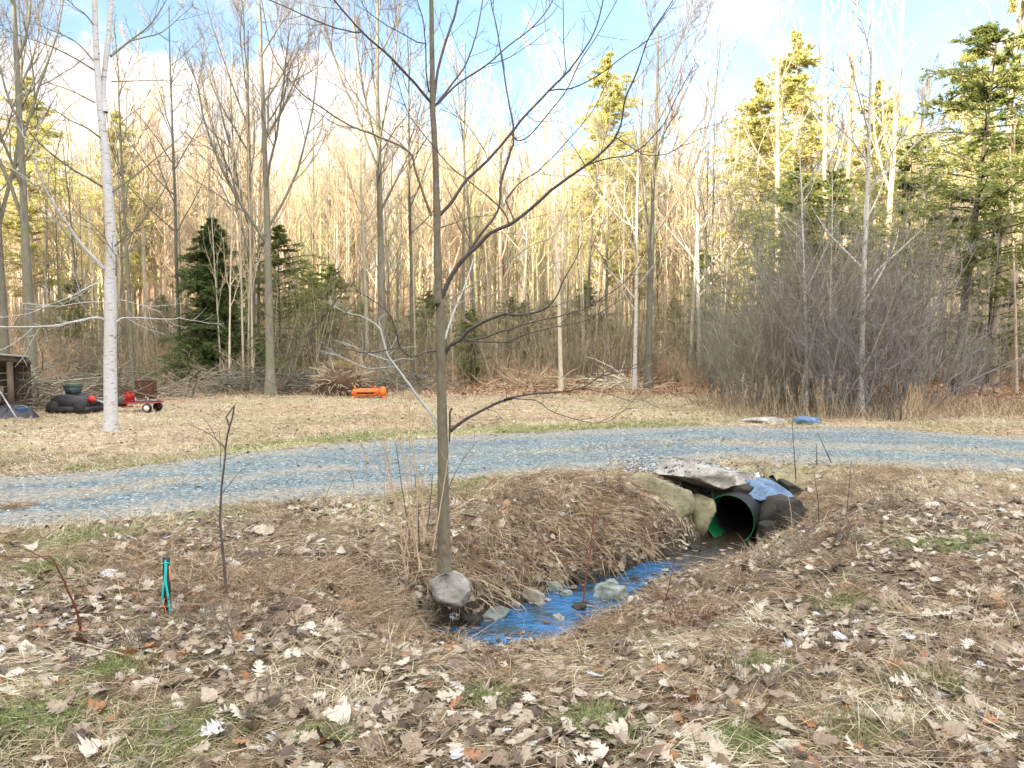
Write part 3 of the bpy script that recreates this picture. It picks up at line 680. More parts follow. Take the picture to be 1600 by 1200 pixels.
# the white birch at the left edge of the field
BD = 13.2
Bt = empty('birch_tree', gnd(173, 677), 0, 'tall white barked birch standing alone at the left of the field, forking near the top', 'tree')
bpx = [(173,684),(173,640),(172,560),(173,480),(172,450),(174,388),(169,304),(164,236),(159,189),(154,135),(150,67),(148,0),(147,-90)]
P, Rr = limb(bpx, BD, BD, 1, 1, 60)
Rr = np.interp(-P[:, 2], [-at(0, q, BD)[2] for q in (-90, 0, 135, 236, 304, 450, 640, 684)], [5.5, 7.5, 9.5, 12.5, 14, 17, 20, 25])/2/1200*BD
b = MB(); b.tubes(local(P, Bt)[None], Rr[None], 14); b.build('trunk', M['birch_bark'], Bt, True)
P, Rr = limb(Z1((487,520),(476,420),(488,300),(500,200),(508,100),(515,0),(520,-100)), BD, BD+.4, 9, 6, 24); b = MB(); b.tubes(local(P, Bt)[None], Rr[None], 9); b.build('trunk_fork', M['birch_bark'], Bt, True)
bl = [(Z1((480,650),(400,590),(330,560),(270,520),(200,480)), -1., 3, 1, 0), (Z1((475,865),(400,820),(330,780),(200,680),(120,590),(50,500)), -1.5, 3.5, 1, 0), (Z1((520,890),(640,800),(760,700),(850,620),(880,560)), 1., 3.5, 1, 0),
 (Z1((512,260),(600,190),(700,110),(770,0)), 1., 4, 1.5, 0), (Z1((600,190),(680,170),(750,150),(830,80),(900,20)), .8, 2.4, 1, 0), (Z1((445,330),(330,260),(200,200),(80,160),(0,130)), -1., 3, 1, 0), (Z1((440,475),(330,420),(260,395),(200,380)), -.8, 2.4, .9, 0),
 (Z1((440,290),(380,220),(330,180),(240,140),(150,100),(50,10)), .6, 2.8, 1, 0), (Z1((515,378),(620,375),(720,372),(800,375)), .5, 2.2, .9, 0), (Z1((440,130),(400,70),(330,20),(300,-30)), -.4, 2.4, 1, 0),
 ([(166,424),(148,405),(125,380),(105,350),(85,320),(68,290),(55,255),(38,215),(20,185)], -1.5, 6.5, 1.6, 1), (Z4((585,428),(560,415),(520,410),(420,430),(300,455),(180,460),(0,462)), -1.8, 3.6, 2.0, 1), (Z4((580,325),(480,325),(400,335),(350,345)), -1, 1.8, 1, 1),
 (Z4((570,205),(500,235),(420,280),(300,330),(200,350)), -1.2, 1.8, .9, 1), (Z4((640,438),(665,415),(700,410),(800,412),(940,420),(990,410)), 1, 2.4, 1, 1), (Z4((650,310),(740,330),(800,350),(890,380)), 1, 2.0, .9, 1), (Z4((640,70),(700,40),(760,25),(820,10)), .6, 1.8, .9, 0),
 (Z4((650,430),(675,460),(678,500),(700,520)), .2, 1.8, .8, 0), (Z1((520,1150),(600,1080),(700,1040),(790,990)), -.5, 2.4, 1, 0), (Z1((500,1120),(440,1050),(380,1010),(330,960)), -.4, 2.2, .9, 0), (Z1((525,820),(600,740),(640,650),(660,600)),.5,1.8,.8,0), (Z4((640,180),(642,130),(640,70),(600,10),(580,-30)), -.3, 2.4, 1.2, 0)]
for px, dd_, w0, w1, pale in bl:
    P, Rr = limb(px, BD, BD+dd_, w0, w1); b = MB(); b.tubes(local(P, Bt)[None], Rr[None], 6)
    t_ = twigs(local(P, Bt), Rr, max(4, len(P)//2), .75, None, None, .25, .0042, 3, .10)
    off = b.n; b.v += t_.v; b.t += t_.t; b.n += t_.n
    for kk, fl in t_.f.items(): b.f.setdefault(kk, []).extend([f+off for f in fl])
    b.build('branch', M['birch_bark' if pale else 'grey_bark'], Bt, True)

def base_at(px, d): 
    x = (px-800)/1200*d; return np.array([x, d, hz(x, d)])
# prototypes kept where they are first used
def place(proto, used, px, d, rz, sc, label, group=None, tilt=0, cat=None):
    loc = base_at(px, d)
    if id(proto) not in used:
        used.add(id(proto)); proto.location = [float(v) for v in loc]; proto.rotation_euler = (tilt*math.cos(rz), tilt*math.sin(rz), rz); proto.scale = (sc,)*3
        proto['label'] = label
        if group: proto['group'] = group
        return proto
    return copy_tree(proto, loc, rz, sc, label, group, tilt, cat)
used = set()
vase = [bare_tree('bare_tree', 12, .145, 'vase', M['grey_bark'], M['twig_mid'], lean=(.3*k-.3, .2), label='x', tw=.0052, detail=1.35) for k in range(3)]
forest = [bare_tree('bare_tree', 12, .080, 'forest', M[mt], M[mc], lean=(.4*k-.6, .1), label='x', detail=.85, tw=.006) for k, (mt, mc) in enumerate([('pale_bark', 'twig_tan'), ('grey_bark', 'twig_grey'), ('tan_bark', 'twig_tan'), ('grey_bark', 'twig_tan')])]
slim = [bare_tree('slim_tree', 10, .05, 'slim', M[mt], M[mc], lean=(.5*k-.4, .1), label='x', detail=.7, tw=.006) for k, (mt, mc) in enumerate([('pale_bark', 'twig_tan'), ('grey_bark', 'twig_grey'), ('tan_bark', 'twig_tan')])]
birch = [bare_tree('birch_tree', 11, .085, 'birch', M['birch_far'], M['twig_grey'], lean=(.5, .1), label='x', detail=.7, tw=.006)]
tallw = [bare_tree('bare_tree', 17, .145, 'forest', M['tan_bark'], M['twig_tan'], lean=(.6*k-.3, .2), label='x', detail=.7, tw=.007) for k in range(2)]
# (proto, px, distance, yaw, scale, label)
hero = [
 (vase[0], 50, 21.5, .3, 1.12, 'thick grey bare tree behind the shed roof, forking into two upright limbs'),
 (vase[1], 8, 24, 2.0, 1.2, 'dark bare tree crowned with dense twigs right at the left edge of the photo'),
 (forest[1], 207, 25, .9, .98, 'thin bare grey tree just right of the white birch, behind the rusty barrel'),
 (forest[1], 280, 26, 2.3, 1.05, 'straight grey bare tree between the white birch and the dark evergreen'),
 (vase[2], 422, 21.5, 1.4, .98, 'grey bare tree with a wide vase of limbs, just right of the dark evergreen'),
 (vase[1], 395, 27, 4.0, 1.02, 'grey vase shaped bare tree standing a little behind the tree right of the dark evergreen'),
 (slim[0], 345, 25, 1.0, .75, 'slim pale trunk in front of the dark evergreen, left one of its pair'),
 (slim[0], 358, 24.2, 3.0, .8, 'thicker slim pale trunk in front of the dark evergreen, right one of its pair'),
 (slim[0], 380, 25, 2, .9, 'slim pale trunk, leftmost of a close trio right of the dark evergreen'),
 (slim[0], 387, 25.3, 4, .85, 'slim pale trunk, middle one of a close trio right of the dark evergreen'),
 (slim[2], 394, 25, 5, .92, 'slim tan trunk, rightmost of a close trio right of the dark evergreen'),
 (vase[0], 598, 27, 2.2, 1.18, 'tall bare tree with dark forked limbs behind the orange implement'),
 (forest[0], 575, 29, 1.2, 1.12, 'pale bare tree leaning beside the dark forked tree behind the orange implement'),
 (forest[3], 745, 28, 3, 1.0, 'tan bare tree just right of the young tree trunk at the wood edge'),
 (forest[0], 877, 24.5, 0, .95, 'pale trunked tree at the field edge, left of the pair on the orange leaves'),
 (birch[0], 992, 24.2, 1, .9, 'white mottled thin tree, left one of the pair on the orange leaves'),
 (vase[1], 1013, 24.6, 5.2, .95, 'tree with a fan of tan twigs, right one of the pair on the orange leaves'),
 (birch[0], 1093, 29, 3.5, 1.15, 'tall thin white birch standing apart between the leaf patch and the grey thicket'),
 (birch[0], 1262, 17.0, 2.2, .60, 'leaning white birch with forked stems rising out of the middle of the grey thicket'),
 (slim[0], 1296, 17.2, 1.2, .62, 'thin pale stem rising between the two birches of the grey thicket'),
 (birch[0], 1346, 16.6, 4.1, .86, 'straight white birch rising from the right part of the grey thicket'),
 (tallw[0], 1215, 29, 1, 1.0, 'tall sunlit tan tree behind the left part of the grey thicket'),
 (tallw[1], 1290, 30, 2, 1.08, 'tall sunlit tree with a curving trunk behind the middle of the grey thicket'),
 (tallw[0], 1312, 31, 4, 1.05, 'tall sunlit tree leaning right, close beside the curving trunk behind the thicket'),
 (tallw[1], 1378, 27, 5, 1.02, 'tall sunlit tree behind the straight white birch, leaning slightly right'),
 (tallw[0], 1552, 27, 3.3, 1.0, 'tall grey tree at the right edge beyond the leafy bank'),
 (slim[2], 1590, 22, 2.3, 1.0, 'slim tan tree at the very right edge of the photo'),
 (slim[1], 1440, 26, 2.3, 1.1, 'slim grey tree left of the dark leaning hemlock trunk'),
]
for pr, px, d, rz, sc, lb in hero: place(pr, used, px, d, rz, sc, lb)
kinds = [(forest[0], 'pale bare tree standing among the many in the woods beyond the field'), (forest[1], 'grey bare tree standing among the many in the woods beyond the field'), (forest[2], 'tan bare tree with tan twigs among the many in the woods beyond the field'), (forest[3], 'grey tree with warm tan twigs among the many in the woods beyond the field'), (slim[0], 'slim pale sapling trunk among the many in the woods beyond the field'), (slim[1], 'slim grey sapling trunk among the many in the woods beyond the field'), (slim[2], 'slim tan sapling trunk among the many in the woods beyond the field'), (vase[2], 'upswept bare tree among the many in the woods beyond the field'), (birch[0], 'thin white birch among the many in the woods beyond the field')]
wts = np.array([4, 3, 4, 3, 5, 4, 5, 1.2, 1.2]); wts = wts/wts.sum()
for k in range(235):
    d = 27+30*rng.random()**.9; x = rng.uniform(-.72, .72)*d
    px = 800+x/d*1200
    kd = rng.choice(len(kinds), p=wts)
    place(kinds[kd][0], used, px, d, rng.random()*6.28, rng.uniform(.72, 1.15)*(1 if d < 40 else 1.12), kinds[kd][1], 'bare trees in the woods beyond the field: '+kinds[kd][1].split(' among')[0].split(' standing')[0])

# evergreens
spr = conifer('evergreen_tree', 5.6, 3.0, M['spruce'], M['dark_bark'], base_at(336, 26), 'spruce', .02, 'dark green pointed evergreen behind two slim pale trunks, left of centre', dens=2.1)
hem = conifer('hemlock_tree', 10.5, 5.6, M['hemlock'], M['dark_bark'], base_at(1492, 22), 'soft', .30, 'dark hemlock with a leaning black trunk at the right', dens=.8)
hem.rotation_euler.y = R(5)
hm2 = conifer('hemlock_tree', 7, 4.8, M['hemlock'], M['dark_bark'], base_at(1240, 25), 'soft', .05, 'dark hemlock behind the left part of the grey thicket', dens=1.)
pin = conifer('pine_tree', 16.5, 6.2, M['pine'], M['tan_bark'], base_at(945, 42), 'soft', .25, 'tall yellow green sunlit pine rising over the woods right of the young tree', dens=1.5)
pin2 = conifer('pine_tree', 15, 7.5, M['pine'], M['tan_bark'], base_at(1650, 25), 'pine', .38, 'tall pine with layered sunlit boughs in the upper right corner', dens=1.4)
def ev(p, px, d, rz, sc, lb, cat='tree'): return copy_tree(p, base_at(px, d), rz, sc, lb)
ev(hm2, 1300, 27, 1.2, 1.05, 'dark hemlock behind the middle of the grey thicket')
ev(pin, 1180, 31, 2.0, .72, 'yellow green sunlit hemlock left of the tall tan tree behind the thicket')
ev(pin, 1235, 38, 2.4, .98, 'tall sunlit evergreen far behind the grey thicket, its tip against the sky')
ev(hem, 1415, 29, 3.4, .85, 'dark hemlock between the straight white birch and the leaning hemlock')
ev(pin, 1360, 36, 5.4, .8, 'sunlit evergreen far behind the straight white birch')
ev(hm2, 1545, 27, 5.0, 1.0, 'low dark hemlock beyond the tall grey tree at the right edge')
ev(hm2, 1100, 33, .8, .75, 'small bright green evergreen between the tall thin birch and the thicket')
ev(hm2, 438, 30, 2.8, .85, 'green evergreen just right of the wide vase shaped tree')
ev(hm2, 736, 27, 4.4, .38, 'low green evergreen bush at the wood edge right of the young tree')
ev(hm2, 120, 30, 4.4, .55, 'low dark evergreen deep in the woods left of the white birch')
ev(pin, 55, 36, 1.4, .82, 'yellow green pine behind the thick left tree')
ev(pin, 195, 44, 2.4, .85, 'sunlit pine far behind the white birch')
ev(pin, 1000, 50, 5.4, .85, 'distant pine just right of the tall yellow green pine')
ev(pin2, 1640, 27, .7, 1.05, 'pine half out of the picture at the right edge')
ev(pin2, 1510, 38, 2.7, 1.0, 'sunlit pine behind the leaning hemlock')

for k in range(16):
    d = rng.uniform(31, 46); px = [470, 620, 660, 700, 820, 870, 905, 560, 520, 300, 240, 90, 1060, 1120, 790, 960][k]+rng.uniform(-15, 15)
    if k == 0: usd = conifer('young_evergreen', 4.4, 3.6, M['understory'], M['dark_bark'], (0, 0, 0), 'soft', .05, 'x', dens=.8)
    if k == 0: use2 = conifer('young_evergreen', 3.4, 3.8, M['understory'], M['dark_bark'], (0, 0, 0), 'soft', .02, 'x', dens=.55)
    place([usd, use2][k % 2], used, px, d, rng.random()*6.28, rng.uniform(.7, 1.1), 'small soft green evergreen half hidden among the bare trunks of the woods', 'small evergreens scattered through the woods')
# far woods: one mass on the sunlit hillside
FW = MB(); tp = []
for q in range(5):
    P0, R0 = grow(np.array([[0, 0, -.2]]), np.array([[0., 0, 1]]), np.array([12.5]), np.array([.13]), 9, .2, .03, .15)
    S, D, L, r = kids(P0, R0, 16, .28, .98, .6, .2, .28, .6); P1, R1 = grow(S, D, L, np.maximum(r, .02), 5, .15, .08)
    S, D, L, r = kids(P1, R1, 8, .15, 1., .6, .2, .5, .6); P2, R2 = grow(S, D, L, np.full(len(L), .012), 4, .14, .1)
    S, D, L, r = kids(P2, R2, 5, .15, 1., .6, .2, .5, .6); P3, R3 = grow(S, D, L, np.full(len(L), .009), 3, .14, .1)
    b = MB(); b.tubes(P0, R0, 5); b.tubes(P1, R1, 3); b.tubes(P2, R2, 3); b.tubes(P3, R3, 3); tp.append((np.concatenate(b.v), np.concatenate(b.f[4])))
for k in range(760):
    d = 44+70*rng.random()**1.2; x = rng.uniform(-.75, .75)*d; v, f = tp[k % 5]; s = rng.uniform(.72, 1.12)*(1+.12*(d < 62))
    q = v@rotz(rng.random()*6.28).T*s+np.array([x, d, hz(x, d)])
    FW.add(q, f, rng.random())
fwm = tint_mat('far_woods', [(0, (.38, .32, .22)), (.35, (.58, .47, .33)), (.6, (.60, .45, .33)), (.72, (.58, .52, .33)), (1, (.42, .45, .20))], .85, .1, 0, 3)
tag(FW.build('far_woods', fwm, tint=True), 'mass of bare sunlit trees on the far hillside', 'woods', kind='stuff')

# thicket on the right: multi-stemmed shrubs
M['thicket_twig'] = bark_mat('thicket_twig', (.13, .125, .10), (.32, .31, .26), scale=10)
sh = [shrub('thicket_shrub', 4.3, 19, .42, M[m_], label='x', dens=1.5, tw=.0036, base=.7) for m_ in ('thicket_twig', 'thicket_twig', 'twig_grey')]
M['plum_twig'] = bark_mat('plum_twig', (.15, .14, .14), (.32, .30, .30), scale=10)
sh.append(shrub('thicket_shrub', 3.2, 21, .85, M['plum_twig'], label='x', dens=1.2, tw=.004, base=.4))
tk = [(1140, 20, 0, .8), (1165, 18, 1, .9), (1190, 16.6, 2, .72), (1205, 19.5, 0, 1.1), (1235, 17.6, 1, 1.05), (1262, 16.4, 0, .85), (1280, 19, 1, 1.12), (1310, 17.2, 0, 1.0), (1335, 15.8, 3, .85), (1350, 18.8, 1, 1.05), (1378, 16.6, 3, 1.05), (1395, 19, 0, .95), (1425, 17.5, 3, 1.0), (1455, 19.6, 1, .85), (1490, 21, 3, .9), (1530, 22, 3, .7), (1150, 23, 1, .85), (1110, 25, 0, .6)]
names_ = ['upright grey stemmed shrub massed in the thicket right of the culvert', 'tall olive grey shrub massed in the thicket right of the culvert', 'tan stemmed shrub at the roadside end of the thicket', 'spreading plum tinted shrub on the right side of the thicket']
for px, d, k, sc in tk: place(sh[k], used, px, d, rng.random()*6.28, sc*(1.18 if 1190 < px < 1460 else .95), names_[k], 'shrubs of the roadside thicket: '+names_[k].split(' shrub')[0])
# bare shrubs along the wood edge
es = [shrub('bare_shrub', 2.0, 24, .7, M['twig_grey'], label='x', dens=1., tw=.0045), shrub('bare_shrub', 1.9, 22, .9, M['twig_tan'], label='x', dens=1., tw=.0045)]
en = ['low grey bare shrub in the row along the edge of the woods', 'low tan bare shrub in the row along the edge of the woods']
for k in range(46):
    px = rng.uniform(20, 1590); d = rng.uniform(24.5, 31)
    if px > 1120: d += 2
    i = k % 2; place(es[i], used, px, d, rng.random()*6.28, rng.uniform(.6, 1.15), en[i], 'shrubs along the wood edge, '+en[i].split()[1])
# undergrowth of thin whips deep in the woods
U = MB(); n = 5200; d = rng.uniform(25.5, 46, n); x = rng.uniform(-.72, .72, n)*d
S = np.stack([x, d, height(x, d)], 1); D = np.stack([rng.normal(0, .22, n), rng.normal(0, .22, n), np.ones(n)], 1)
P1, R1 = grow(S, D, rng.uniform(1.0, 4.6, n), rng.uniform(.006, .02, n), 6, .02, .08); U.tubes(P1, R1, 3)
S, D, L, r = kids(P1, R1, 6, .2, 1., .7, .25, .35, .6); P2, R2 = grow(S, D, L, np.full(len(L), .0055), 4, .06, .12); U.tubes(P2, R2, 3)
U.t = [np.repeat(rng.random(n), 18), np.repeat(rng.random(len(L)), 12)]
um = tint_mat('undergrowth', [(0, (.14, .12, .085)), (.4, (.28, .25, .17)), (.7, (.42, .37, .26)), (.85, (.30, .22, .15)), (1, (.22, .25, .10))], .85, .1, 0, 4)
tag(U.build('undergrowth', um, tint=True), 'tangle of thin whips and saplings filling the floor of the woods', 'undergrowth', kind='stuff')

# ================================================================== CULVERT AND STONES
def rot_to(ax):
    z = Vector(ax).normalized(); return np.array(z.to_track_quat('Z', 'Y').to_matrix())
m, nt, b = mat('green_plastic', .35, .5); b.inputs["Base Color"].default_value = (.006, .16, .05, 1)
tr = N(nt, 'ShaderNodeBsdfTranslucent'); tr.inputs[0].default_value = (.02, .75, .22, 1)
ms = N(nt, 'ShaderNodeMixShader'); ms.inputs[0].default_value = .35; nt.links.new(b.outputs[0], ms.inputs[1]); nt.links.new(tr.outputs[0], ms.inputs[2]); nt.links.new(ms.outputs[0], nt.nodes['Material Output'].inputs[0]); M['green_plastic'] = m
M['black_plastic'] = plain('black_plastic', (.012, .012, .013), .5)
cul = empty('culvert_pipe', MOUTH, 0, 'green plastic culvert pipe opening under the driveway among stones', 'culvert')
Rm = rot_to(PAX)
def ring_tube(rads, zs, k=48):
    a = np.arange(k)*2*math.pi/k; V = np.concatenate([np.stack([r*np.cos(a), r*np.sin(a), np.full(k, z)], 1) for r, z in zip(rads, zs)])
    F = []
    for i in range(len(rads)-1):
        q = np.arange(k); q2 = (q+1) % k; F.append(np.stack([i*k+q, i*k+q2, (i+1)*k+q2, (i+1)*k+q], 1))
    return V@Rm.T, np.concatenate(F)
r_ = PIPE_R
b = MB(); b.add(*ring_tube([r_, r_+.004, r_+.004, r_-.002, r_-.006, r_-.006, r_], [-.16, -.16, .55, .55, .55, -.155, -.16])); b.build('collar', M['green_plastic'], cul, True)
b = MB(); b.add(*ring_tube([r_+.006, r_+.006], [-.1602, .55])); b.build('sleeve', M['black_plastic'], cul, True)
zs = np.arange(.14, 4.5, .02); b = MB(); b.add(*ring_tube((r_-.022+.008*np.sin(zs*2*math.pi/.06)), zs)); b.build('liner', M['black_plastic'], cul, True)
b = MB(); V_, F_ = ring_tube([.001, r_], [4.45, 4.45]); b.add(V_, F_); b.build('far_end', M['black_plastic'], cul)

def rock(name, loc, size, seed, m, rot=(0, 0, 0), facet=.6, rough=.10, label=None, group=None, cat='stone', sub=4):
    bm = bmesh.new(); bmesh.ops.create_icosphere(bm, subdivisions=sub, radius=1); rs = random.Random(seed)
    planes = [(Vector((rs.gauss(0, 1), rs.gauss(0, 1), rs.gauss(0, 1))).normalized(), rs.uniform(.62, .88)) for _ in range(11)]
    planes += [(Vector((0, 0, 1)), .72)]
    off = Vector((seed*3.1, seed*1.7, 0))
    for v in bm.verts:
        p = v.co.copy()
        for nn__, dd__ in planes:
            k = p.dot(nn__)-dd__
            if k > 0: p -= nn__*k*facet*1.25
        p *= 1+rough*mnoise.noise(p*1.6+off)*1.6+rough*.5*mnoise.noise(p*4.5+off)+rough*.22*mnoise.noise(p*12+off)
        v.co = Vector((p.x*size[0]/2, p.y*size[1]/2, p.z*size[2]/2))*1.15
    me = bpy.data.meshes.new(name); bm.to_mesh(me); bm.free(); me.materials.append(m)
    me.polygons.foreach_set('use_smooth', np.ones(len(me.polygons), bool))
    o = bpy.data.objects.new(name, me); COL.objects.link(o); o.location = [float(v) for v in loc]; o.rotation_euler = rot
    return tag(o, label, cat, group)
def A(px, py, d): return at(px, py, d)
rock('boulder', A(1027, 786, 8.55), (.78, .45, .62), 3, M['stone_tan'], (R(-8), R(20), R(-12)), .8, .07, 'large tan green boulder left of the culvert mouth')
rock('stone', A(1092, 803, 8.62), (.30, .42, .50), 5, M['stone_tan'], (0, R(6), R(20)), .8, .07, 'upright mossy stone wedged between the large boulder and the green pipe')
rock('slab_stone', A(1098, 741, 9.0), (1.00, .95, .34), 8, M['stone_pale'], (R(-3), R(5), R(-8)), .95, .07, 'pale flat slab bridging above the culvert, speckled with gravel', sub=5)
rock('slab_stone', A(1188, 765, 8.78), (.66, .56, .20), 26, M['stone_blue'], (R(11), R(17), R(-12)), .9, .035, 'tilted slab coloured blue for reflected sky, over the right side of the pipe', sub=5)
rock('stone', A(1226, 815, 8.50), (.60, .5, .66), 14, M['stone_dark'], (0, 0, R(15)), .8, .09, 'dark block supporting the tilted blue slab right of the pipe')  # added near-black to paint the shaded cavity under the slab
rock('stone', A(1204, 836, 8.26), (.26, .3, .34), 33, M['stone_dark'], (0, R(-10), 0), .8, .09, 'small dark stone leaning against the right rim of the pipe mouth')
rock('stone', A(1152, 765, 8.80), (.50, .4, .22), 15, M['stone_dark'], (0, R(4), R(10)), .8, .09, 'near-black stone filling in the shade under the pale slab directly over the green pipe')  # black fill painting the shaded gap between pipe and slab
rock('stone', A(1065, 770, 9.1), (.55, .5, .34), 16, M['stone_dark'], (0, R(4), R(10)), .8, .09, 'dark stone filling the gap under the left of the pale slab')
rock('stone', A(1019, 825, 8.05), (.25, .2, .13), 17, M['stone_pale'], (0, R(10), 0), .8, .08, 'small pale rock on the bank below the large boulder')
rock('stone', A(1252, 775, 9.2), (.6, .5, .22), 18, M['stone_dark'], (R(5), R(25), 0), .8, .09, 'dark earth covered stone at the right end of the blue slab')
rock('boulder', A(704, 918, 5.70), (.28, .36, .25), 27, M['stone_pale'], (0, R(12), R(30)), .7, .08, 'rounded pale boulder at the foot of the young tree', sub=5)
# rocks in the stream
sr = [(745, 955, 6.25, .20, .12, 'stone_wet', 'greenish rock at the left bank edge of the pool'), (768, 940, 6.42, .16, .13, 'stone_wet', 'dull wet rock behind the pale one left of the flat pink stone'), (790, 941, 6.38, .12, .11, 'stone_pale', 'small pale rock beside the flat pink stone in the stream'),
      (823, 931, 6.50, .36, .14, 'stone_pale', 'flat pinkish stone at the upper edge of the pool'), (862, 919, 6.75, .21, .15, 'stone_wet', 'round grey rock between the flat pink stone and the brown leaf dam'), (770, 962, 6.05, .26, .09, 'stone_wet', 'blue grey submerged rock in the left of the pool'),
      (952, 930, 6.55, .27, .19, 'stone_wet', 'large dark green rock in mid stream'), (955, 916, 6.85, .18, .12, 'stone_wet', 'grey wet rock just behind the dark green rock in mid stream'), (873, 966, 6.0, .11, .07, 'stone_pale', 'tiny pale stone on the near bank of the pool'),
      (800, 952, 6.30, .14, .12, 'stone_pale', 'pinkish stone peeping over the upper edge of the pool'), (905, 950, 6.25, .13, .09, 'stone_dark', 'small dark stone on the near edge of the stream below the green rock'), (885, 930, 6.55, .10, .08, 'stone_wet', 'little grey stone breaking the water between pool and red stem'), (990, 912, 7.0, .12, .08, 'stone_dark', 'small dark stone at the narrows between the two blue patches'), (735, 990, 5.9, .22, .2, 'stone_dark', 'dark rock in the hollow under the round boulder'), (843, 946, 6.32, .10, .06, 'stone_pale', 'tiny pink stone in the stream below the flat stone'), (725, 962, 6.1, .26, .22, 'stone_wet', 'grey green rock leaning below the round boulder'),  # the rock in the hollow is near-black to paint the shade there
      (1040, 872, 7.75, .2, .1, 'stone_dark', 'low dark rock in the ripples below the culvert'), (915, 905, 6.95, .26, .14, 'stone_dark', 'dark leaf covered rock at the far bank of the stream'), (1085, 858, 8.0, .15, .1, 'stone_dark', 'dark wet rock just below the pipe mouth')]
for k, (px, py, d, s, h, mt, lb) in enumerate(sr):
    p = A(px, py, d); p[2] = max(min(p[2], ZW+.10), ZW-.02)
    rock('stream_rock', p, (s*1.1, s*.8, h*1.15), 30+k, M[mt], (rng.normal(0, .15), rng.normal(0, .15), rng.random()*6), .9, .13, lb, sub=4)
rock('roadside_rock', gnd(1196, 660)+np.array([0, 0, .02]), (.80, .5, .22), 60, M['stone_pale'], (0, 0, .1), .8, .08, 'flat grey rock at the far side of the driveway, left of the blue rock')
rock('roadside_rock', gnd(1258, 661)+np.array([0, 0, .02]), (.58, .45, .25), 61, M['stone_blue'], (0, R(5), .3), .8, .06, 'pale blue rock at the far side of the driveway below the thicket')
rock('flat_stone', gnd(62, 824)+np.array([0, 0, .01]), (.12, .1, .05), 62, M['stone_pale'], (0, 0, .3), .8, .08, 'little pale flat stone on the near edge of the driveway at far left', sub=3)
rock('flat_stone', gnd(1585, 737)+np.array([0, 0, .01]), (.22, .14, .06), 63, M['stone_pale'], (0, 0, .3), .8, .08, 'little pale flat stone on the near driveway edge at far right', sub=3)
# loose gravel heaped beside the slab
G = MB(); bmg = bmesh.new(); bmesh.ops.create_icosphere(bmg, subdivisions=1, radius=1); gv = np.array([v.co[:] for v in bmg.verts]); gf = np.array([[v.index for v in f.verts] for f in bmg.faces]); bmg.free()
def scatter(px0, px1, py0, py1, n, s0, s1, dd=0, tn=(0, 1)):
    for _ in range(n):
        px = rng.normal((px0+px1)/2, (px1-px0)/4); py = rng.normal((py0+py1)/2, (py1-py0)/4); p = gnd(px, py); s = rng.uniform(s0, s1)
        q = gv*(1+rng.normal(0, .18, (len(gv), 1)))*np.array([s, s*.8, s*.55]); q = q@rotz(rng.random()*6.28).T
        G.add(q+p+np.array([0, 0, dd+s*.2]), gf, rng.uniform(*tn))
scatter(970, 1050, 716, 745, 620, .008, .024, .03)
scatter(1150, 1250, 730, 745, 120, .006, .014)
for k in range(3600):
    x = rng.uniform(-6.5, 9); v_ = abs(rng.normal(0, .12)); v_ = v_ if rng.random() < .55 else 1-v_
    if rng.random() < .35: v_ = rng.random()
    yv = near_edge(x)+(far_edge(x)-near_edge(x))*v_; s = rng.uniform(.007, .018)
    G.add(gv*(1+rng.normal(0, .18, (len(gv), 1)))*np.array([s, s*.8, s*.6])+np.array([x, yv, hz(x, yv)+.014]), gf, rng.random())
from mathutils.bvhtree import BVHTree
bpy.context.view_layer.update(); SLABTOP = []
for o_ in [o for o in COL.objects if o.name.startswith('slab_stone') or o.name in ('boulder',)]:
    mw_ = o_.matrix_world; me_ = o_.data; tree_ = BVHTree.FromPolygons([mw_@v.co for v in me_.vertices], [tuple(p.vertices) for p in me_.polygons]); c_ = o_.location; n_ = {'slab_stone': 420, 'slab_stone.001': 25}.get(o_.name, 40)
    for _ in range(n_):
        qx, qy = c_.x+rng.normal(-.05, .28), c_.y+rng.normal(.12, .22); hit = tree_.ray_cast(Vector((qx, qy, 3)), Vector((0, 0, -1)))
        if hit[0] is None or hit[1].z < .5: continue
        s_ = rng.uniform(.005, .018); G.add((gv*(1+rng.normal(0, .18, (len(gv), 1)))*np.array([s_, s_*.8, s_*.55]))+np.array(hit[0])+np.array([0, 0, s_*.25]), gf, rng.uniform(0, .8))
        if rng.random() < .22: SLABTOP.append(np.array(hit[0]))
gmat = tint_mat('loose_gravel', [(0, (.09, .11, .12)), (.5, (.20, .25, .28)), (.9, (.38, .42, .45)), (1, (.55, .54, .50))], .8, .3, 0, 60)
tag(G.build('loose_gravel', gmat, tint=True), 'loose bluish gravel spilled along the driveway edge and over the slab', 'gravel', kind='stuff')

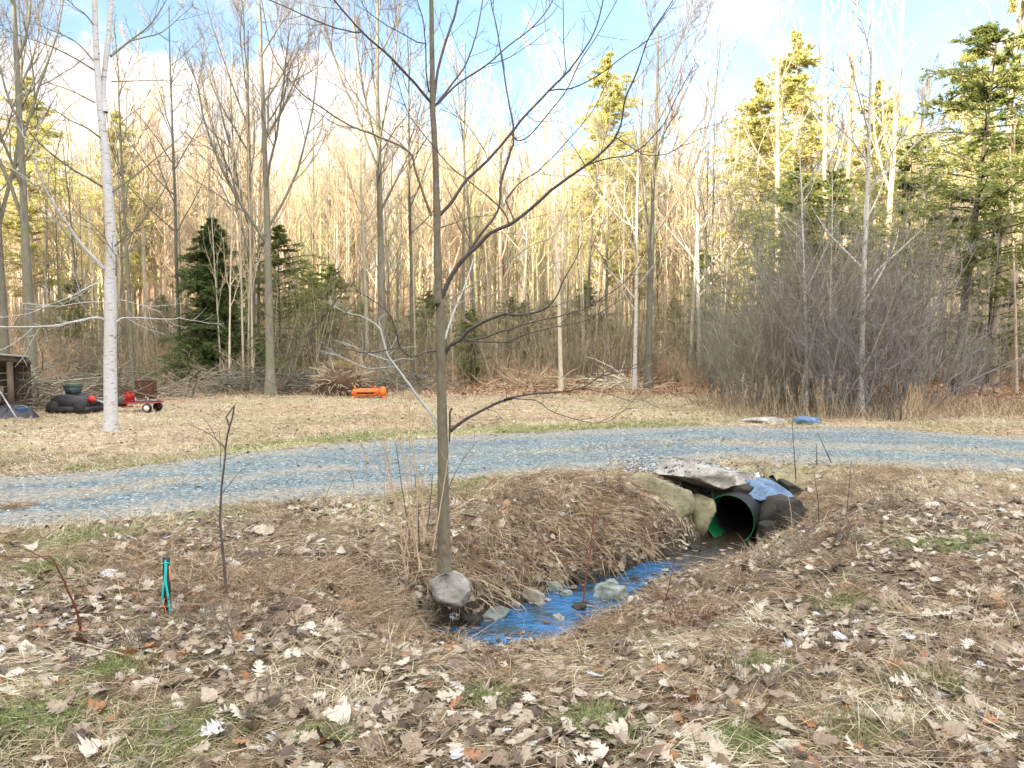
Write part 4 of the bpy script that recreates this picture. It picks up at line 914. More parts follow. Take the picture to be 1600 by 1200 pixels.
# ================================================================== LEAVES AND GRASS
def leaf_template(full=True):
    if full:
        kind = rng.random()
        st_ = np.array([0, .10, .2, .30, .40, .50, .60, .70, .80, .90, 1.0])
        if kind < .6: w = np.array([.012, .04, .20, .07, .31, .09, .34, .10, .22, .10, .02])     # lobed oak
        elif kind < .85: w = np.array([.02, .26, .34, .24, .44, .24, .30, .16, .18, .10, .02])  # maple
        else: w = np.array([.01, .12, .2, .26, .29, .29, .27, .22, .16, .09, .005])              # beech
        sh_ = np.array([0, 0, .06, 0, .08, 0, .09, 0, .09, .02, 0])
    else:
        st_ = np.array([0, .25, .5, .75, 1.]); w = np.array([.04, .25, .30, .22, .02]); sh_ = st_*0
    w = w*rng.uniform(.8, 1.2)
    wj = [w*(1+rng.normal(0, .12, len(w))) for _ in range(2)]
    c1, c2, c3, tw_ = rng.normal(0, .75), rng.normal(0, .45), rng.normal(0, .2), rng.normal(0, .5)
    V = []
    for row, sgn in ((0, -1), (1, 0), (2, 1)):
        if sgn: x = sgn*wj[(sgn+1)//2]; y = st_+sh_
        else: x = st_*0; y = st_
        z = c1*x**2+c2*(y-.5)**2+c3*x+tw_*x*(y-.5)+rng.normal(0, .018, len(st_))+(.04*np.abs(x) if sgn else 0)
        V.append(np.stack([x, y-.5, z], 1))
    n = len(st_); V = np.concatenate(V); q = np.arange(n-1)
    F = np.concatenate([np.stack([q, q+1, n+q+1, n+q], 1), np.stack([n+q, n+q+1, 2*n+q+1, 2*n+q], 1)])
    return V, F
def normals(x, y, e=.03):
    gx = (height(x+e, y)-height(x-e, y))/(2*e); gy = (height(x, y+e)-height(x, y-e))/(2*e); n = np.stack([-gx, -gy, np.ones_like(gx)], 1); return nrm(n)
def scatter_leaves(B, x, y, size, full, lift=(0, .03), tilt=.28, bias=0.):
    n = len(x); z = height(x, y); nn = normals(x, y); nn = nrm(nn+rng.normal(0, tilt, (n, 3)))
    flip = np.where(rng.random(n) < .5, 1., -1.)[:, None]
    a = rng.random(n)*2*math.pi; t = np.stack([np.cos(a), np.sin(a), np.zeros(n)], 1); t = nrm(t-nn*(t*nn).sum(1, keepdims=True)); bt = np.cross(nn, t)
    nt_ = 48 if full else 12; tmpl = [leaf_template(full) for _ in range(nt_)]; idx = rng.integers(0, nt_, n)
    pos = np.stack([x, y, z+rng.uniform(*lift, n)], 1); ti = np.clip(rng.random(n)+bias, 0, 1)
    for k in range(nt_):
        s = idx == k
        if not s.any(): continue
        v, f = tmpl[k]; m = s.sum(); sz = size[s][:, None, None]
        q = (v[None, :, 0:1]*bt[s][:, None]+v[None, :, 1:2]*t[s][:, None]+v[None, :, 2:3]*(nn*flip)[s][:, None])*sz+pos[s][:, None]
        F = (np.arange(m)[:, None, None]*len(v)+f[None]).reshape(-1, 4)
        B.add(q.reshape(-1, 3), F, np.repeat(ti[s], len(v)))
def ok_water(x, y, pad=.02):
    d, w, s = chan_dist(x, y); rs_ = (x-MOUTH[0])*PAX[0]+(y-MOUTH[1])*PAX[1]; rl_ = np.abs((x-MOUTH[0])*PAX[1]-(y-MOUTH[1])*PAX[0])
    return ~((rl_ < .36) & (rs_ > -.3) & (height(x, y) < -.05)) & (d > w+pad) & (height(x, y) > ZW+.02)
def on_drive(x, y, pad=.1): return (y > near_edge(x)+pad) & (y < far_edge(x)-pad)
LB = MB()
# near field, dense
n = 22500; y = 1.9+5.6*rng.random(n)**1.2; x = rng.uniform(-1, 1, n)*(.72*y+1.6)
dens = sstep(.36, .56, fbm(x, y, 1.1, 61)); k = (rng.random(n) < .28+.72*dens) & ok_water(x, y) & ~on_drive(x, y, -.1); x, y = x[k], y[k]
scatter_leaves(LB, x, y, np.clip(rng.lognormal(math.log(.068), .33, len(x)), .04, .15), True, (0, .045), .30)
n = 2600; y = 2.0+2.9*rng.random(n); x = rng.uniform(-1, 1, n)*(.72*y+1.4); k = (fbm(x, y, .8, 66) > .44); x, y = x[k], y[k]; scatter_leaves(LB, x, y, np.clip(rng.lognormal(math.log(.088), .25, len(x)), .05, .13), True, (.01, .05), .30, .10)
n = 12500; y = 6.0+5*rng.random(n); x = rng.uniform(-1, 1, n)*(.72*y+1.8)
dens = sstep(.40, .58, fbm(x, y, 1.3, 62))*(1-.55*sstep(near_edge(x)-1.0, near_edge(x)-.2, y)); dens = dens*(1-.15*((x > -.6) & (x < 2.1) & (y > 6.4))); k = (rng.random(n) < .10+.8*dens) & ok_water(x, y) & ~on_drive(x, y, .0); x, y = x[k], y[k]
scatter_leaves(LB, x, y, np.clip(rng.lognormal(math.log(.062), .25, len(x)), .04, .14), True, (0, .03), .3)
# drifts by the stream and by the culvert
n = 1700; t = rng.random(n)*(len(chan)-1.01); i = t.astype(int); f = (t-i)[:, None]; c = chan[i]*(1-f)+chan[i+1]*f; o = rng.normal(0, .55, (n, 2)); x, y = (c+o).T
k = ok_water(x, y, -.04); x, y = x[k], y[k]; scatter_leaves(LB, x, y, rng.uniform(.06, .11, len(x)), True, (0, .03), .35)
# on the driveway verge and lawn, sparse
n = 2600; y = rng.uniform(8, 24, n); x = rng.uniform(-.72, .72, n)*y; k = (~on_drive(x, y, .25) | (rng.random(n) < .10)) & ok_water(x, y); x, y = x[k], y[k]
scatter_leaves(LB, x, y, rng.uniform(.05, .09, len(x)), False, (0.0, .025), .3, -.18)
fx = rng.uniform(-.6, 2.4, 400); fy = np.interp(fx, chan[::-1, 0], chan[::-1, 1])+rng.normal(0, .22, 400); fd, fw_, fs_ = chan_dist(fx, fy); kf = (height(fx, fy) < ZW-.005) & (fd > fw_*.55) & (rng.random(400) < .55)
for qx_, qy_ in zip(fx[kf], fy[kf]):
    v_, f_ = leaf_template(True); v_ = v_*np.array([1, 1, .25]); LB.add(v_@rotz(rng.random()*6.28).T*rng.uniform(.05, .09)+np.array([qx_, qy_, ZW+.008]), f_, rng.random()*.7)
for q_ in SLABTOP:
    v_, f_ = leaf_template(True); LB.add(v_@rotz(rng.random()*6.28).T*rng.uniform(.04, .08)+q_+np.array([0, 0, .012]), f_, rng.random()*.9)
tag(LB.build('leaf_litter', M['leaf'], tint=True), 'fallen dry oak and maple leaves covering the ground', 'leaves', kind='stuff')
OB = MB(); n = 16000; y = rng.uniform(20.5, 34, n); x = rng.uniform(-.74, .74, n)*y
zk = np.maximum(sstep(21.0, 23, y-.10*np.abs(x)*(x < 0)*0+(fbm(x, y, 3, 31)-.5)*3), (sstep(18.0, 20, y)*sstep(7.5, 9.5, x))); k = rng.random(n) < zk; x, y = x[k], y[k]
scatter_leaves(OB, x, y, rng.uniform(.10, .20, len(x)), False, (0, .04), .3)
om = tint_mat('wood_leaf', [(0, (.14, .07, .035)), (.4, (.32, .17, .09)), (.8, (.46, .28, .17)), (1, (.55, .42, .30))], .6, .3, .15, 30)
tag(OB.build('woodland_leaf_litter', om, tint=True), 'rusty brown leaf litter along the edge of the woods', 'leaves', kind='stuff')

def grass(B, x, y, ln, wd, lie, flow=None, fl=.6, tint=None, curl=.5, z0=0., lift=None):
    """lie 0 = upright, 1 = flat"""
    n = len(x); a = rng.random(n)*2*math.pi
    if flow is not None: a = flow+rng.normal(0, fl, n)
    l = np.clip(lie+rng.normal(0, .18, n), 0, 1.05)*math.pi/2
    D = np.stack([np.cos(a)*np.sin(l), np.sin(a)*np.sin(l), np.cos(l)], 1)
    nn = normals(x, y); D = nrm(D+np.where(lie > .6, 1., 0.)*0*nn)
    S = np.stack([x, y, height(x, y)+z0], 1); P = np.zeros((n, 5, 3)); P[:, 0] = S; d = D; 
    for i in range(1, 5):
        d = nrm(d+np.array([0, 0, -1.])*curl*.35*rng.uniform(.3, 1.3, (n, 1))+rng.normal(0, .12, (n, 3)))
        P[:, i] = P[:, i-1]+d*(ln/4)[:, None]
    hh = height(P[:, :, 0], P[:, :, 1])+(rng.uniform(.003, .03, n)[:, None] if lift is None else lift)
    P[:, 1:, 2] = np.maximum(P[:, 1:, 2], hh[:, 1:])
    sd = nrm(np.cross(D, nrm(rng.normal(size=D.shape)+np.array([0, 0, .6]))))
    W_ = wd[:, None]*np.array([.8, 1., .9, .6, .12])[None]/2
    B.ribbons(P, W_, sd, rng.random(n) if tint is None else tint)
def tufts(n, per, xf_, yf_, spread):
    cx, cy = xf_(n), yf_(n)
    cx, cy = np.broadcast_to(cx, n), cy
    return (np.repeat(cx, per)+rng.normal(0, spread, n*per)), (np.repeat(cy, per)+rng.normal(0, spread, n*per))
SB = MB()
# straw mat in the foreground
def cover(n, y0, y1, pw, per, spread, keep):
    yc = y0+(y1-y0)*rng.random(n)**pw; xc = rng.uniform(-1, 1, n)*(.72*yc+1.6)
    k = rng.random(n) < keep(xc, yc); xc, yc = xc[k], yc[k]; fa = vnoise(xc, yc, .7, 71)*9+rng.normal(0, .5, len(xc)); tt_ = rng.random(len(xc))
    x = np.repeat(xc, per)+rng.normal(0, spread, len(xc)*per); y = np.repeat(yc, per)+rng.normal(0, spread, len(xc)*per)
    fa = np.repeat(fa, per); tt_ = np.clip(np.repeat(tt_, per)*.6+rng.random(len(x))*.4, 0, 1)
    k = ok_water(x, y) & ~on_drive(x, y, .02+.25*rng.random(len(x))**3); return x[k], y[k], fa[k], tt_[k]
gk = lambda x, y: .22+.78*sstep(.42, .60, fbm(x, y, 1.3, 63)+.10*(x > 1.2)*(y < 4.5))
x, y, fa, tt_ = cover(11500, 1.9, 7.0, 1.25, 12, .045, gk)
grass(SB, x, y, rng.uniform(.06, .22, len(x)), rng.uniform(.002, .0045, len(x)), .88, fa, .55, tt_, .5)
for _lie in (0,): pass
x, y, fa, tt_ = cover(8600, 6.0, 10.8, 1., 10, .05, lambda x, y: .5+.65*sstep(near_edge(x)-2.2, near_edge(x)-.3, y))
grass(SB, x, y, rng.uniform(.05, .16, len(x)), rng.uniform(.003, .006, len(x)), .62, fa, .7, tt_, .5)
for _ in range(16):
    cy = rng.uniform(2.5, 4.6); cx = rng.uniform(.25, .70)*cy if rng.random() < .65 else rng.uniform(-.68, .3)*cy; n = int(rng.uniform(120, 360)); x = rng.normal(cx, .11, n); y = rng.normal(cy, .08, n); k = ok_water(x, y, .05); x, y = x[k], y[k]
    grass(SB, x, y, rng.uniform(.12, .28, len(x)), rng.uniform(.002, .004, len(x)), .80, rng.random()*6.28, .5, np.clip(rng.normal(.8, .15, len(x)), 0, 1), .8)
# lawn beyond the driveway
n = 70000; y = 8.8+15.5*rng.random(n); x = rng.uniform(-.74, .74, n)*y; k = (y > far_edge(x)-.12*rng.random(n)) & ((y < 23) | (rng.random(n) < .4)); x, y = x[k], y[k]
grass(SB, x, y, rng.uniform(.04, .11, len(x)), rng.uniform(.006, .013, len(x)), .60, None, .7, np.clip(.15+.8*fbm(x, y, 1.1, 72)+rng.normal(0, .16, len(x)), 0, 1), .5)
# the grown-over middle of the driveway
n = 5200; x = rng.uniform(-6.5, 10, n); y = near_edge(x)+(far_edge(x)-near_edge(x))*np.clip(rng.normal(.46, .055, n)-.02*x/5, 0, 1); k = fbm(x, y, 1.2, 64) > .44; x, y = x[k], y[k]
grass(SB, x, y, rng.uniform(.02, .06, len(x)), rng.uniform(.004, .009, len(x)), .75, None, .7, None, .5, .012)
tag(SB.build('dry_grass', M['straw'], tint=True), 'matted straw coloured dry grass', 'grass', kind='stuff')
BB = MB()
# brown grass combed down the far bank towards the stream
nc = 620; xc = rng.uniform(-.95, 1.42, nc); yc = np.interp(xc, chan[::-1, 0], chan[::-1, 1])+.33+rng.random(nc)*1.75; fc = vnoise(xc, yc, .4, 82)*2.0-1.9+rng.normal(0, .5, nc); tcol = rng.random(nc)*.75
per = 11; x = np.repeat(xc, per)+rng.normal(0, .03, nc*per); y = np.repeat(yc, per)+rng.normal(0, .03, nc*per); fcl = np.repeat(fc, per); tcl = np.clip(np.repeat(tcol, per)+rng.random(nc*per)*.3, 0, 1)
k = ok_water(x, y, .10) & (y < near_edge(x)-.2) & (fbm(x, y, .45, 81) > .36); x, y, fcl, tcl = x[k], y[k], fcl[k], tcl[k]
grass(BB, x, y, rng.uniform(.10, .46, len(x)), rng.uniform(.003, .0068, len(x)), .80, fcl, .30, tcl, .7)
# tangled brown hummocks
hum = [(-.50, 5.42, .16, 900), (-1.75, 4.75, .45, 5200), (-2.35, 5.1, .5, 3600), (-1.2, 5.1, .4, 3000), (-.9, 4.6, .25, 1200), (2.9, 4.6, .3, 900), (1.2, 5.0, .35, 1300), (-2.9, 5.6, .45, 1300), (-.75, 5.4, .3, 1000), (-.6, 6.3, .35, 900), (1.75, 6.4, .35, 1000), (2.6, 6.6, .45, 1400), (3.3, 7.6, .5, 1500), (3.8, 8.6, .5, 1300), (.55, 5.5, .3, 700), (1.2, 4.2, .3, 700), (-1.6, 4.3, .25, 700), (.2, 4.7, .25, 500), (4.4, 9.1, .45, 1000), (-3.7, 5.3, .4, 900), (2.1, 3.6, .3, 500), (3.1, 5.2, .4, 900)]
for _ in range(60):
    cy = rng.uniform(2.7, 7.2); hum.append((rng.uniform(-.68, .68)*cy, cy, rng.uniform(.08, .22), int(rng.uniform(150, 420))))
for cx, cy, s, n in hum:
    x = rng.normal(cx, s*.6, n); y = rng.normal(cy, s*.42, n); k = ok_water(x, y, .03); x, y = x[k], y[k]
    grass(BB, x, y, rng.uniform(.08, .32, len(x)), rng.uniform(.0018, .004, len(x)), .66, None, .6, np.clip(rng.normal(.42, .25, len(x)), 0, 1), 1.0)
tag(BB.build('brown_bank_grass', M['brown_grass'], tint=True), 'long brown dead grass hanging over the stream banks', 'grass', kind='stuff')
GB = MB()
gt = [(1.45, 3.05, .16), (.35, 3.1, .12), (-.1, 3.35, .1), (-1.35, 3.0, .2), (-2.0, 3.15, .2), (1.95, 3.45, .15), (2.0, 4.6, .15), (3.3, 5.8, .18), (3.75, 6.1, .14), (-.75, 3.0, .1), (-3.2, 5.3, .16), (-3.4, 6.2, .22), (1.2, 3.7, .1), (-1.9, 3.6, .12), (.9, 2.95, .1)]
for cx, cy, s in gt:
    n = int(1500*s/.15); x = rng.normal(cx, s*.7, n); y = rng.normal(cy, s*.55, n); grass(GB, x, y, rng.uniform(.03, .10, n), rng.uniform(.0018, .0035, n), .45, None, .5, None, .6)
n = 26000; y = rng.uniform(2.4, 7, n); x = rng.uniform(-.72, .72, n)*y; k = (fbm(x, y, .8, 91) > .54) & ok_water(x, y); x, y = x[k], y[k]; grass(GB, x, y, rng.uniform(.02, .07, len(x)), rng.uniform(.0018, .0035, len(x)), .5, None, .5, None, .6)
n = 12000; x = rng.uniform(-8.5, 5.5, n); y = far_edge(x)+np.abs(rng.normal(.5, .7, n)); k = (fbm(x, y, .9, 92) > .44); x, y = x[k], y[k]; grass(GB, x, y, rng.uniform(.03, .07, len(x)), rng.uniform(.006, .012, len(x)), .5, None, .5, None, .6)
n = 7000; x = rng.uniform(-4, -.3, n); y = near_edge(x)-np.abs(rng.normal(.45, .35, n)); k = (fbm(x, y, .9, 93) > .46); x, y = x[k], y[k]; grass(GB, x, y, rng.uniform(.03, .07, len(x)), rng.uniform(.003, .006, len(x)), .5, None, .5, None, .6)
tag(GB.build('green_grass', M['green_grass'], tint=True), 'short green grass tufts showing through the litter', 'grass', kind='stuff')
# fine dead twigs and stems strewn about
TW = MB(); n = 900; y = 2.8+5.5*rng.random(n); x = rng.uniform(-.7, .7, n)*y; k = ok_water(x, y, .05) & ~on_drive(x, y, 0); x, y = x[k], y[k]; n = len(x); a = rng.random(n)*6.28
P1, R1 = grow(np.stack([x, y, height(x, y)+.03], 1), np.stack([np.cos(a), np.sin(a), rng.normal(.05, .12, n)], 1), rng.uniform(.15, .7, n), rng.uniform(.0012, .003, n), 6, -.005, .06); P1[:, :, 2] = np.maximum(P1[:, :, 2], height(P1[:, :, 0], P1[:, :, 1])+.015); TW.tubes(P1, R1, 4); TW.t = [np.repeat(rng.random(n), 24)]
tag(TW.build('fallen_twigs', tint_mat('fallen_twigs', [(0, (.10, .07, .05)), (.5, (.26, .20, .15)), (1, (.50, .42, .33))], .8, .2), tint=True), 'thin fallen twigs and straw stems lying on the leaves', 'twigs', kind='stuff')

# ================================================================== THINGS IN THE CLEARING
def obj_from(px_d, base):
    return np.array(px_d)-base
M['black_paint'] = plain('black_paint', (.018, .018, .02), .55); M['red_paint'] = plain('red_paint', (.42, .025, .015), .5, var=.25)
M['orange_paint'] = plain('orange_paint', (.70, .15, .02), .5, var=.25); M['grey_steel'] = plain('grey_steel', (.30, .30, .31), .4, .6)
M['rust'] = plain('rust', (.075, .035, .02), .85, nsc=14, var=.5); M['rubber'] = plain('rubber', (.02, .02, .02), .8); M['white_hub'] = plain('white_hub', (.7, .68, .62), .5)
M['grey_bin'] = plain('grey_bin', (.05, .075, .085), .5); M['green_lid'] = plain('green_lid', (.04, .10, .05), .5); M['tarp'] = plain('dark_tarp', (.014, .016, .024), .45)
M['shed_wood'] = bark_mat('shed_wood', (.05, .04, .03), (.13, .10, .075), scale=6); M['roof_metal'] = plain('roof_metal', (.34, .33, .32), .45, .3)
M['log_wood'] = bark_mat('log_wood', (.17, .14, .09), (.40, .34, .23), scale=12); M['blue_plastic'] = plain('blue_plastic', (.05, .10, .22), .5)
def cyl(b, p0, p1, r, k=12, cap=True): b.tubes(np.array([[p0, p1]], float), np.array([[r, r]], float), k, cap)
def ground_pt(px, d): return base_at(px, d)
# ---- covered mower (dark, hooded) with a bin standing on it
g = ground_pt(115, 16.9); mw = empty('riding_mower', g, R(-6), 'black riding mower parked at the brushy field edge left of the white birch', 'mower')
def hull(b, prof, w, y0=0):
    """side profile (x,z) extruded across width with bevelled shoulders"""
    pr = np.array(prof, float); n = len(pr); c = pr.mean(0)
    rows = [(-w/2, .88), (-w/2+.06, 1.), (w/2-.06, 1.), (w/2, .88)]
    V = np.concatenate([np.stack([c[0]+(pr[:, 0]-c[0])*k, np.full(n, y), c[1]+(pr[:, 1]-c[1])*k], 1) for y, k in rows])
    q = np.arange(n); q2 = (q+1) % n
    F = np.concatenate([np.stack([r*n+q, r*n+q2, (r+1)*n+q2, (r+1)*n+q], 1) for r in range(3)]); b.add(V, F)
    b.f.setdefault(n, []).append((b.n-4*n+q[::-1])[None]); b.f[n].append((b.n-n+q)[None])
b = MB(); hull(b, [(-.52, .12), (-.50, .34), (-.40, .46), (-.12, .50), (.20, .47), (.42, .40), (.50, .30), (.52, .12)], .62); b.build('body', M['black_paint'], mw, True)
b = MB(); hull(b, [(-.60, .04), (-.58, .17), (.1, .19), (.58, .17), (.60, .04)], .78); b.build('mower_deck', M['black_paint'], mw, True)
for x in (-.36, .38):
    for y in (-.34, .34):
        w_ = MB(); cyl(w_, (x, y-.06, .16), (x, y+.06, .16), .16, 20); w_.build('wheel', M['rubber'], mw, True)
b = MB(); b.tubes(np.array([[(.50, -.1, .36), (.58, -.1, .37), (.66, -.1, .35)]], float), np.array([[.085, .09, .03]]), 10, True); b.build('red_cap', M['red_paint'], mw, True)
b = MB(); cyl(b, (.62, -.1, .36), (1.05, -.12, .22), .022, 8); cyl(b, (.62, .05, .34), (1.05, .03, .20), .018, 8); b.build('handle', M['grey_steel'], mw)
bn = empty('storage_bin', g+np.array([-.03, 0, .50]), R(-6), 'small dark grey bin with a green lid standing on the black mower', 'bin')
b = MB(); k = 4
def frust(b, z0, z1, a0, a1, c0, c1, wall=.012):
    V = [(sx*a/2, sy*c/2, z) for (a, c, z) in ((a0, c0, z0), (a1, c1, z1), (a1-wall*2, c1-wall*2, z1), (a0-wall*2, c0-wall*2, z0+wall)) for sx, sy in ((-1,-1),(1,-1),(1,1),(-1,1))]
    F = [(3,2,1,0)]+[(r*4+q, r*4+(q+1)%4, (r+1)*4+(q+1)%4, (r+1)*4+q) for r in range(3) for q in range(4)]+[(12,13,14,15)]; b.add(V, F)
frust(b, 0, .21, .26, .34, .24, .30); b.build('tub', M['grey_bin'], bn)
b = MB(); b.box((0, 0, .205), (.38, .34, .03)); b.build('rim', M['grey_bin'], bn)
b = MB(); hull(b, [(-.15, .222), (-.12, .262), (0, .275), (.12, .262), (.15, .222)], .28); b.build('lid', M['green_lid'], bn, True)
mw.scale = (.84,)*3; bn.scale = (.84,)*3; bn.location.z = float(g[2]+.42)
# ---- red garden cart
g = ground_pt(214, 17.0); ca = empty('garden_cart', g, R(-4), 'small red garden cart with a slatted tail rack right of the white birch', 'cart')
b = MB()
for y in (-.24, .24): cyl(b, (-.30, y, .25), (.58, y, .26), .014, 8)
for x in (-.30, .0, .3, .58): cyl(b, (x, -.24, .255), (x, .24, .255), .012, 8)
b.build('frame', M['red_paint'], ca)
b = MB(); b.box((.14, 0, .275), (.84, .46, .012)); b.build('deck', M['black_paint'], ca)
b = MB(); 
for x in (.08, .42):
    for y in (-.25, .25): b.box((x, y, .33), (.02, .02, .16))
b.build('stake', M['grey_steel'], ca)
b = MB()
for y in np.linspace(-.20, .20, 7): b.box((-.24, y, .40), (.022, .03, .26))
b.box((-.24, 0, .53), (.03, .46, .025)); b.box((-.24, 0, .29), (.03, .46, .025)); b.box((-.245, 0, .41), (.012, .40, .02)); b.box((-.13, -.24, .42), (.02, .02, .28)); b.box((-.185, -.24, .54), (.14, .02, .02)); b.build('rack', M['red_paint'], ca)
for y in (-.27, .27):
    w_ = MB(); cyl(w_, (.40, y-.035, .12), (.40, y+.035, .12), .12, 22); wo_ = w_.build('wheel', M['rubber'], ca, True)
    h_ = MB(); cyl(h_, (.40, y-.04*(1 if y < 0 else -1)-.002, .12), (.40, y, .12), .075, 18); h_.build('hub', M['white_hub'], wo_, True)
b = MB(); b.tubes(smooth_poly([(-.85, -.05, .50), (-.68, -.05, .49), (-.56, -.05, .36), (-.48, -.05, .16), (-.36, -.05, .13), (-.1, -.05, .15)], 20)[None], np.full((1, 20), .016), 8); b.tubes(smooth_poly([(-1.25, 0, .10), (-.8, 0, .12), (-.3, 0, .17)], 8)[None], np.full((1, 8), .014), 8); b.build('drawbar', M['red_paint'], ca, True)
b = MB(); hull(b, [(-.62, .15), (-.60, .30), (-.50, .36), (-.38, .30), (-.34, .15)], .2); b.build('gearbox', M['black_paint'], ca, True)
ca.scale = (.82,)*3
# ---- rusty barrel
g = ground_pt(227, 20.5); ba = empty('barrel', g+np.array([0, 0, .05]), 0, 'rusty brown barrel behind the red garden cart', 'barrel')
b = MB(); a = np.linspace(0, 1, 15); P = np.stack([a*0, a*0, a*.62], 1); rr_ = .31+.012*(np.sin(a*math.pi*2*3) > .8); b.tubes(P[None], rr_[None], 24, True); b.build('drum', M['rust'], ba, True)
b = MB(); b.tubes(np.array([[.32*math.cos(t), .32*math.sin(t), .62] for t in np.linspace(0, 2*math.pi, 33)])[None], np.full((1, 33), .014), 6); b.build('rim', M['rust'], ba, True)
ba.scale = (.85, .85, .72)
# ---- orange implement
g = ground_pt(576, 21.0); og = empty('tractor_implement', g, R(9), 'bright orange tractor implement lying at the wood edge by the root pile', 'implement')
b = MB(); hull(b, [(-.44, .06), (-.45, .26), (-.40, .31), (.24, .31), (.27, .26), (.26, .06)], .34); hb = b.build('housing', M['orange_paint'], og)
b = MB(); b.box((-.09, -.185, .22), (.58, .02, .03)); b.box((-.09, -.185, .12), (.5, .02, .02)); b.build('rib', M['orange_paint'], hb)
b = MB(); b.box((-.09, -.173, .165), (.46, .012, .05)); b.build('slot', M['black_paint'], hb)
b = MB(); hull(b, [(.30, .05), (.28, .20), (.31, .34), (.38, .38), (.45, .33), (.47, .12), (.42, .05)], .28); b.build('end_gear', M['orange_paint'], og, True)
b = MB(); cyl(b, (.24, 0, .2), (.32, 0, .2), .07, 14); b.box((-.38, -.05, .36), (.05, .05, .1)); b.box((.16, -.05, .36), (.04, .05, .09)); b.box((-.42, -.1, .04), (.08, .3, .07)); b.box((.40, -.1, .03), (.08, .3, .06)); b.build('bracket', M['orange_paint'], og)
b = MB(); cyl(b, (-.44, 0, .22), (-.58, .02, .24), .018, 8); b.build('shaft', M['grey_steel'], og); og.scale = (1, 1, .82)
# ---- lean-to shed at the left edge
sd_ = 16.0; p_ = at(44, 557, sd_); g = np.array([p_[0], p_[1], hz(p_[0], p_[1])]); SA = R(30); she = empty('lean_to_shed', g, SA, 'open dark lean-to shed with a sloping metal roof at the left edge', 'shed')
hE = p_[2]-g[2]; sl = math.atan2(.30, 3.0); bk = R(-5)
Ry = np.array([[math.cos(sl), 0, math.sin(sl)], [0, 1, 0], [-math.sin(sl), 0, math.cos(sl)]])@np.array([[1, 0, 0], [0, math.cos(bk), -math.sin(bk)], [0, math.sin(bk), math.cos(bk)]])
def rp(x, y, z): return np.array([0, 0, hE])+Ry@np.array([x, y, z])
b = MB(); b.box(rp(-1.5, 1.3, 0), (3.0, 2.6, .035), Ry); b.build('roof', M['roof_metal'], she)
for y in (.12, 2.4): b = MB(); b.box(rp(-1.5, y, -.075), (2.94, .06, .11), Ry); b.build('rafter', M['shed_wood'], she)
for x, y in ((-.32, .12), (-.32, 2.4), (-2.6, .12), (-2.6, 2.4)):
    b = MB(); q_ = rp(x, y, -.13); b.box((q_[0], q_[1], q_[2]/2-.02), (.11, .11, q_[2]+.04)); b.build('post', M['shed_wood'], she)
b = MB()
for k in range(7): b.box((-1.5, 2.48, .1+k*.16), (2.9, .02, .145))
b.build('back_wall', M['shed_wood'], she)
# logs stacked under it
lg = MB(); pos = []
for r_i, z in enumerate((.11, .32, .53, .74)):
    for c_i in range(3 if r_i < 3 else 2): pos.append((-.95+rng.normal(0, .06), .6+c_i*.26+rng.normal(0, .02), z))
for k, (x, y, z) in enumerate(pos):
    b = MB(); L_ = rng.uniform(.55, .8); r0 = rng.uniform(.085, .11); a = rng.normal(0, .06); P = np.array([(-L_/2, 0, 0), (0, rng.normal(0, .01), rng.normal(0, .01)), (L_/2, a*.2, a*.2)]); b.tubes(P[None], np.array([[r0, r0*1.03, r0*.95]]), 9, True)
    o = b.build('log', M['log_wood'], None, True); q_ = rotz(SA)@np.array([x+rng.uniform(-.1, .12), y, z]); o.location = [float(v) for v in g+q_]; o.rotation_euler = (0, 0, SA+rng.normal(0, .1))
    tag(o, 'pale split log in the stack under the lean-to shed roof', 'log', 'logs stacked in the shed')
b = MB(); p0 = at(0, 612, 15.2); p1 = at(29, 658, 14.9); cyl(b, p0, p1, .016, 8); cyl(b, p0, p0+(p0-p1)*.35, .016, 8); tag(b.build('pole', M['grey_steel']), 'thin pale pole leaning against the shed at the left edge', 'pole')
def mound(name, c, sz, seed, m, label, cat, am=.3):
    n = 40; u, v = np.meshgrid(np.linspace(-1, 1, n), np.linspace(-1, 1, n)); r2 = np.hypot(u, v); z = np.clip(1-r2**2.2, -.1, 1)*(1+am*(fbm(u*2+seed, v*2, .6, seed)-.5)*2)*sz[2]
    x = c[0]+u*sz[0]/2; y = c[1]+v*sz[1]/2; V = np.stack([x.ravel(), y.ravel(), (height(x, y)+z).ravel()], 1)
    i, j = np.meshgrid(np.arange(n-1), np.arange(n-1)); b0 = (j*n+i).ravel(); return tag(mesh_obj(name, V, [np.stack([b0, b0+1, b0+n+1, b0+n], 1)], m, smooth=True), label, cat)
mound('tarp', base_at(18, 15.6), (1.0, .8, .26), 3, M['tarp'], 'crumpled dark tarp on the ground under the shed eave', 'tarp', .7)
bb_ = empty('bucket', base_at(30, 15.5), 0, 'low blue bucket beside the dark tarp by the shed', 'bucket'); b = MB(); a = np.array([0, .02, .2, .21]); b.tubes(np.array([[0, 0, z] for z in a])[None], np.array([[.09, .1, .125, .13]]), 18, True); b.build('pail', M['blue_plastic'], bb_, True)
b = MB(); b.tubes(np.array([[.13*math.cos(t), 0, .2+.06*math.sin(t)] for t in np.linspace(0, math.pi, 14)])[None], np.full((1, 14), .006), 6); b.build('handle', M['grey_steel'], bb_)

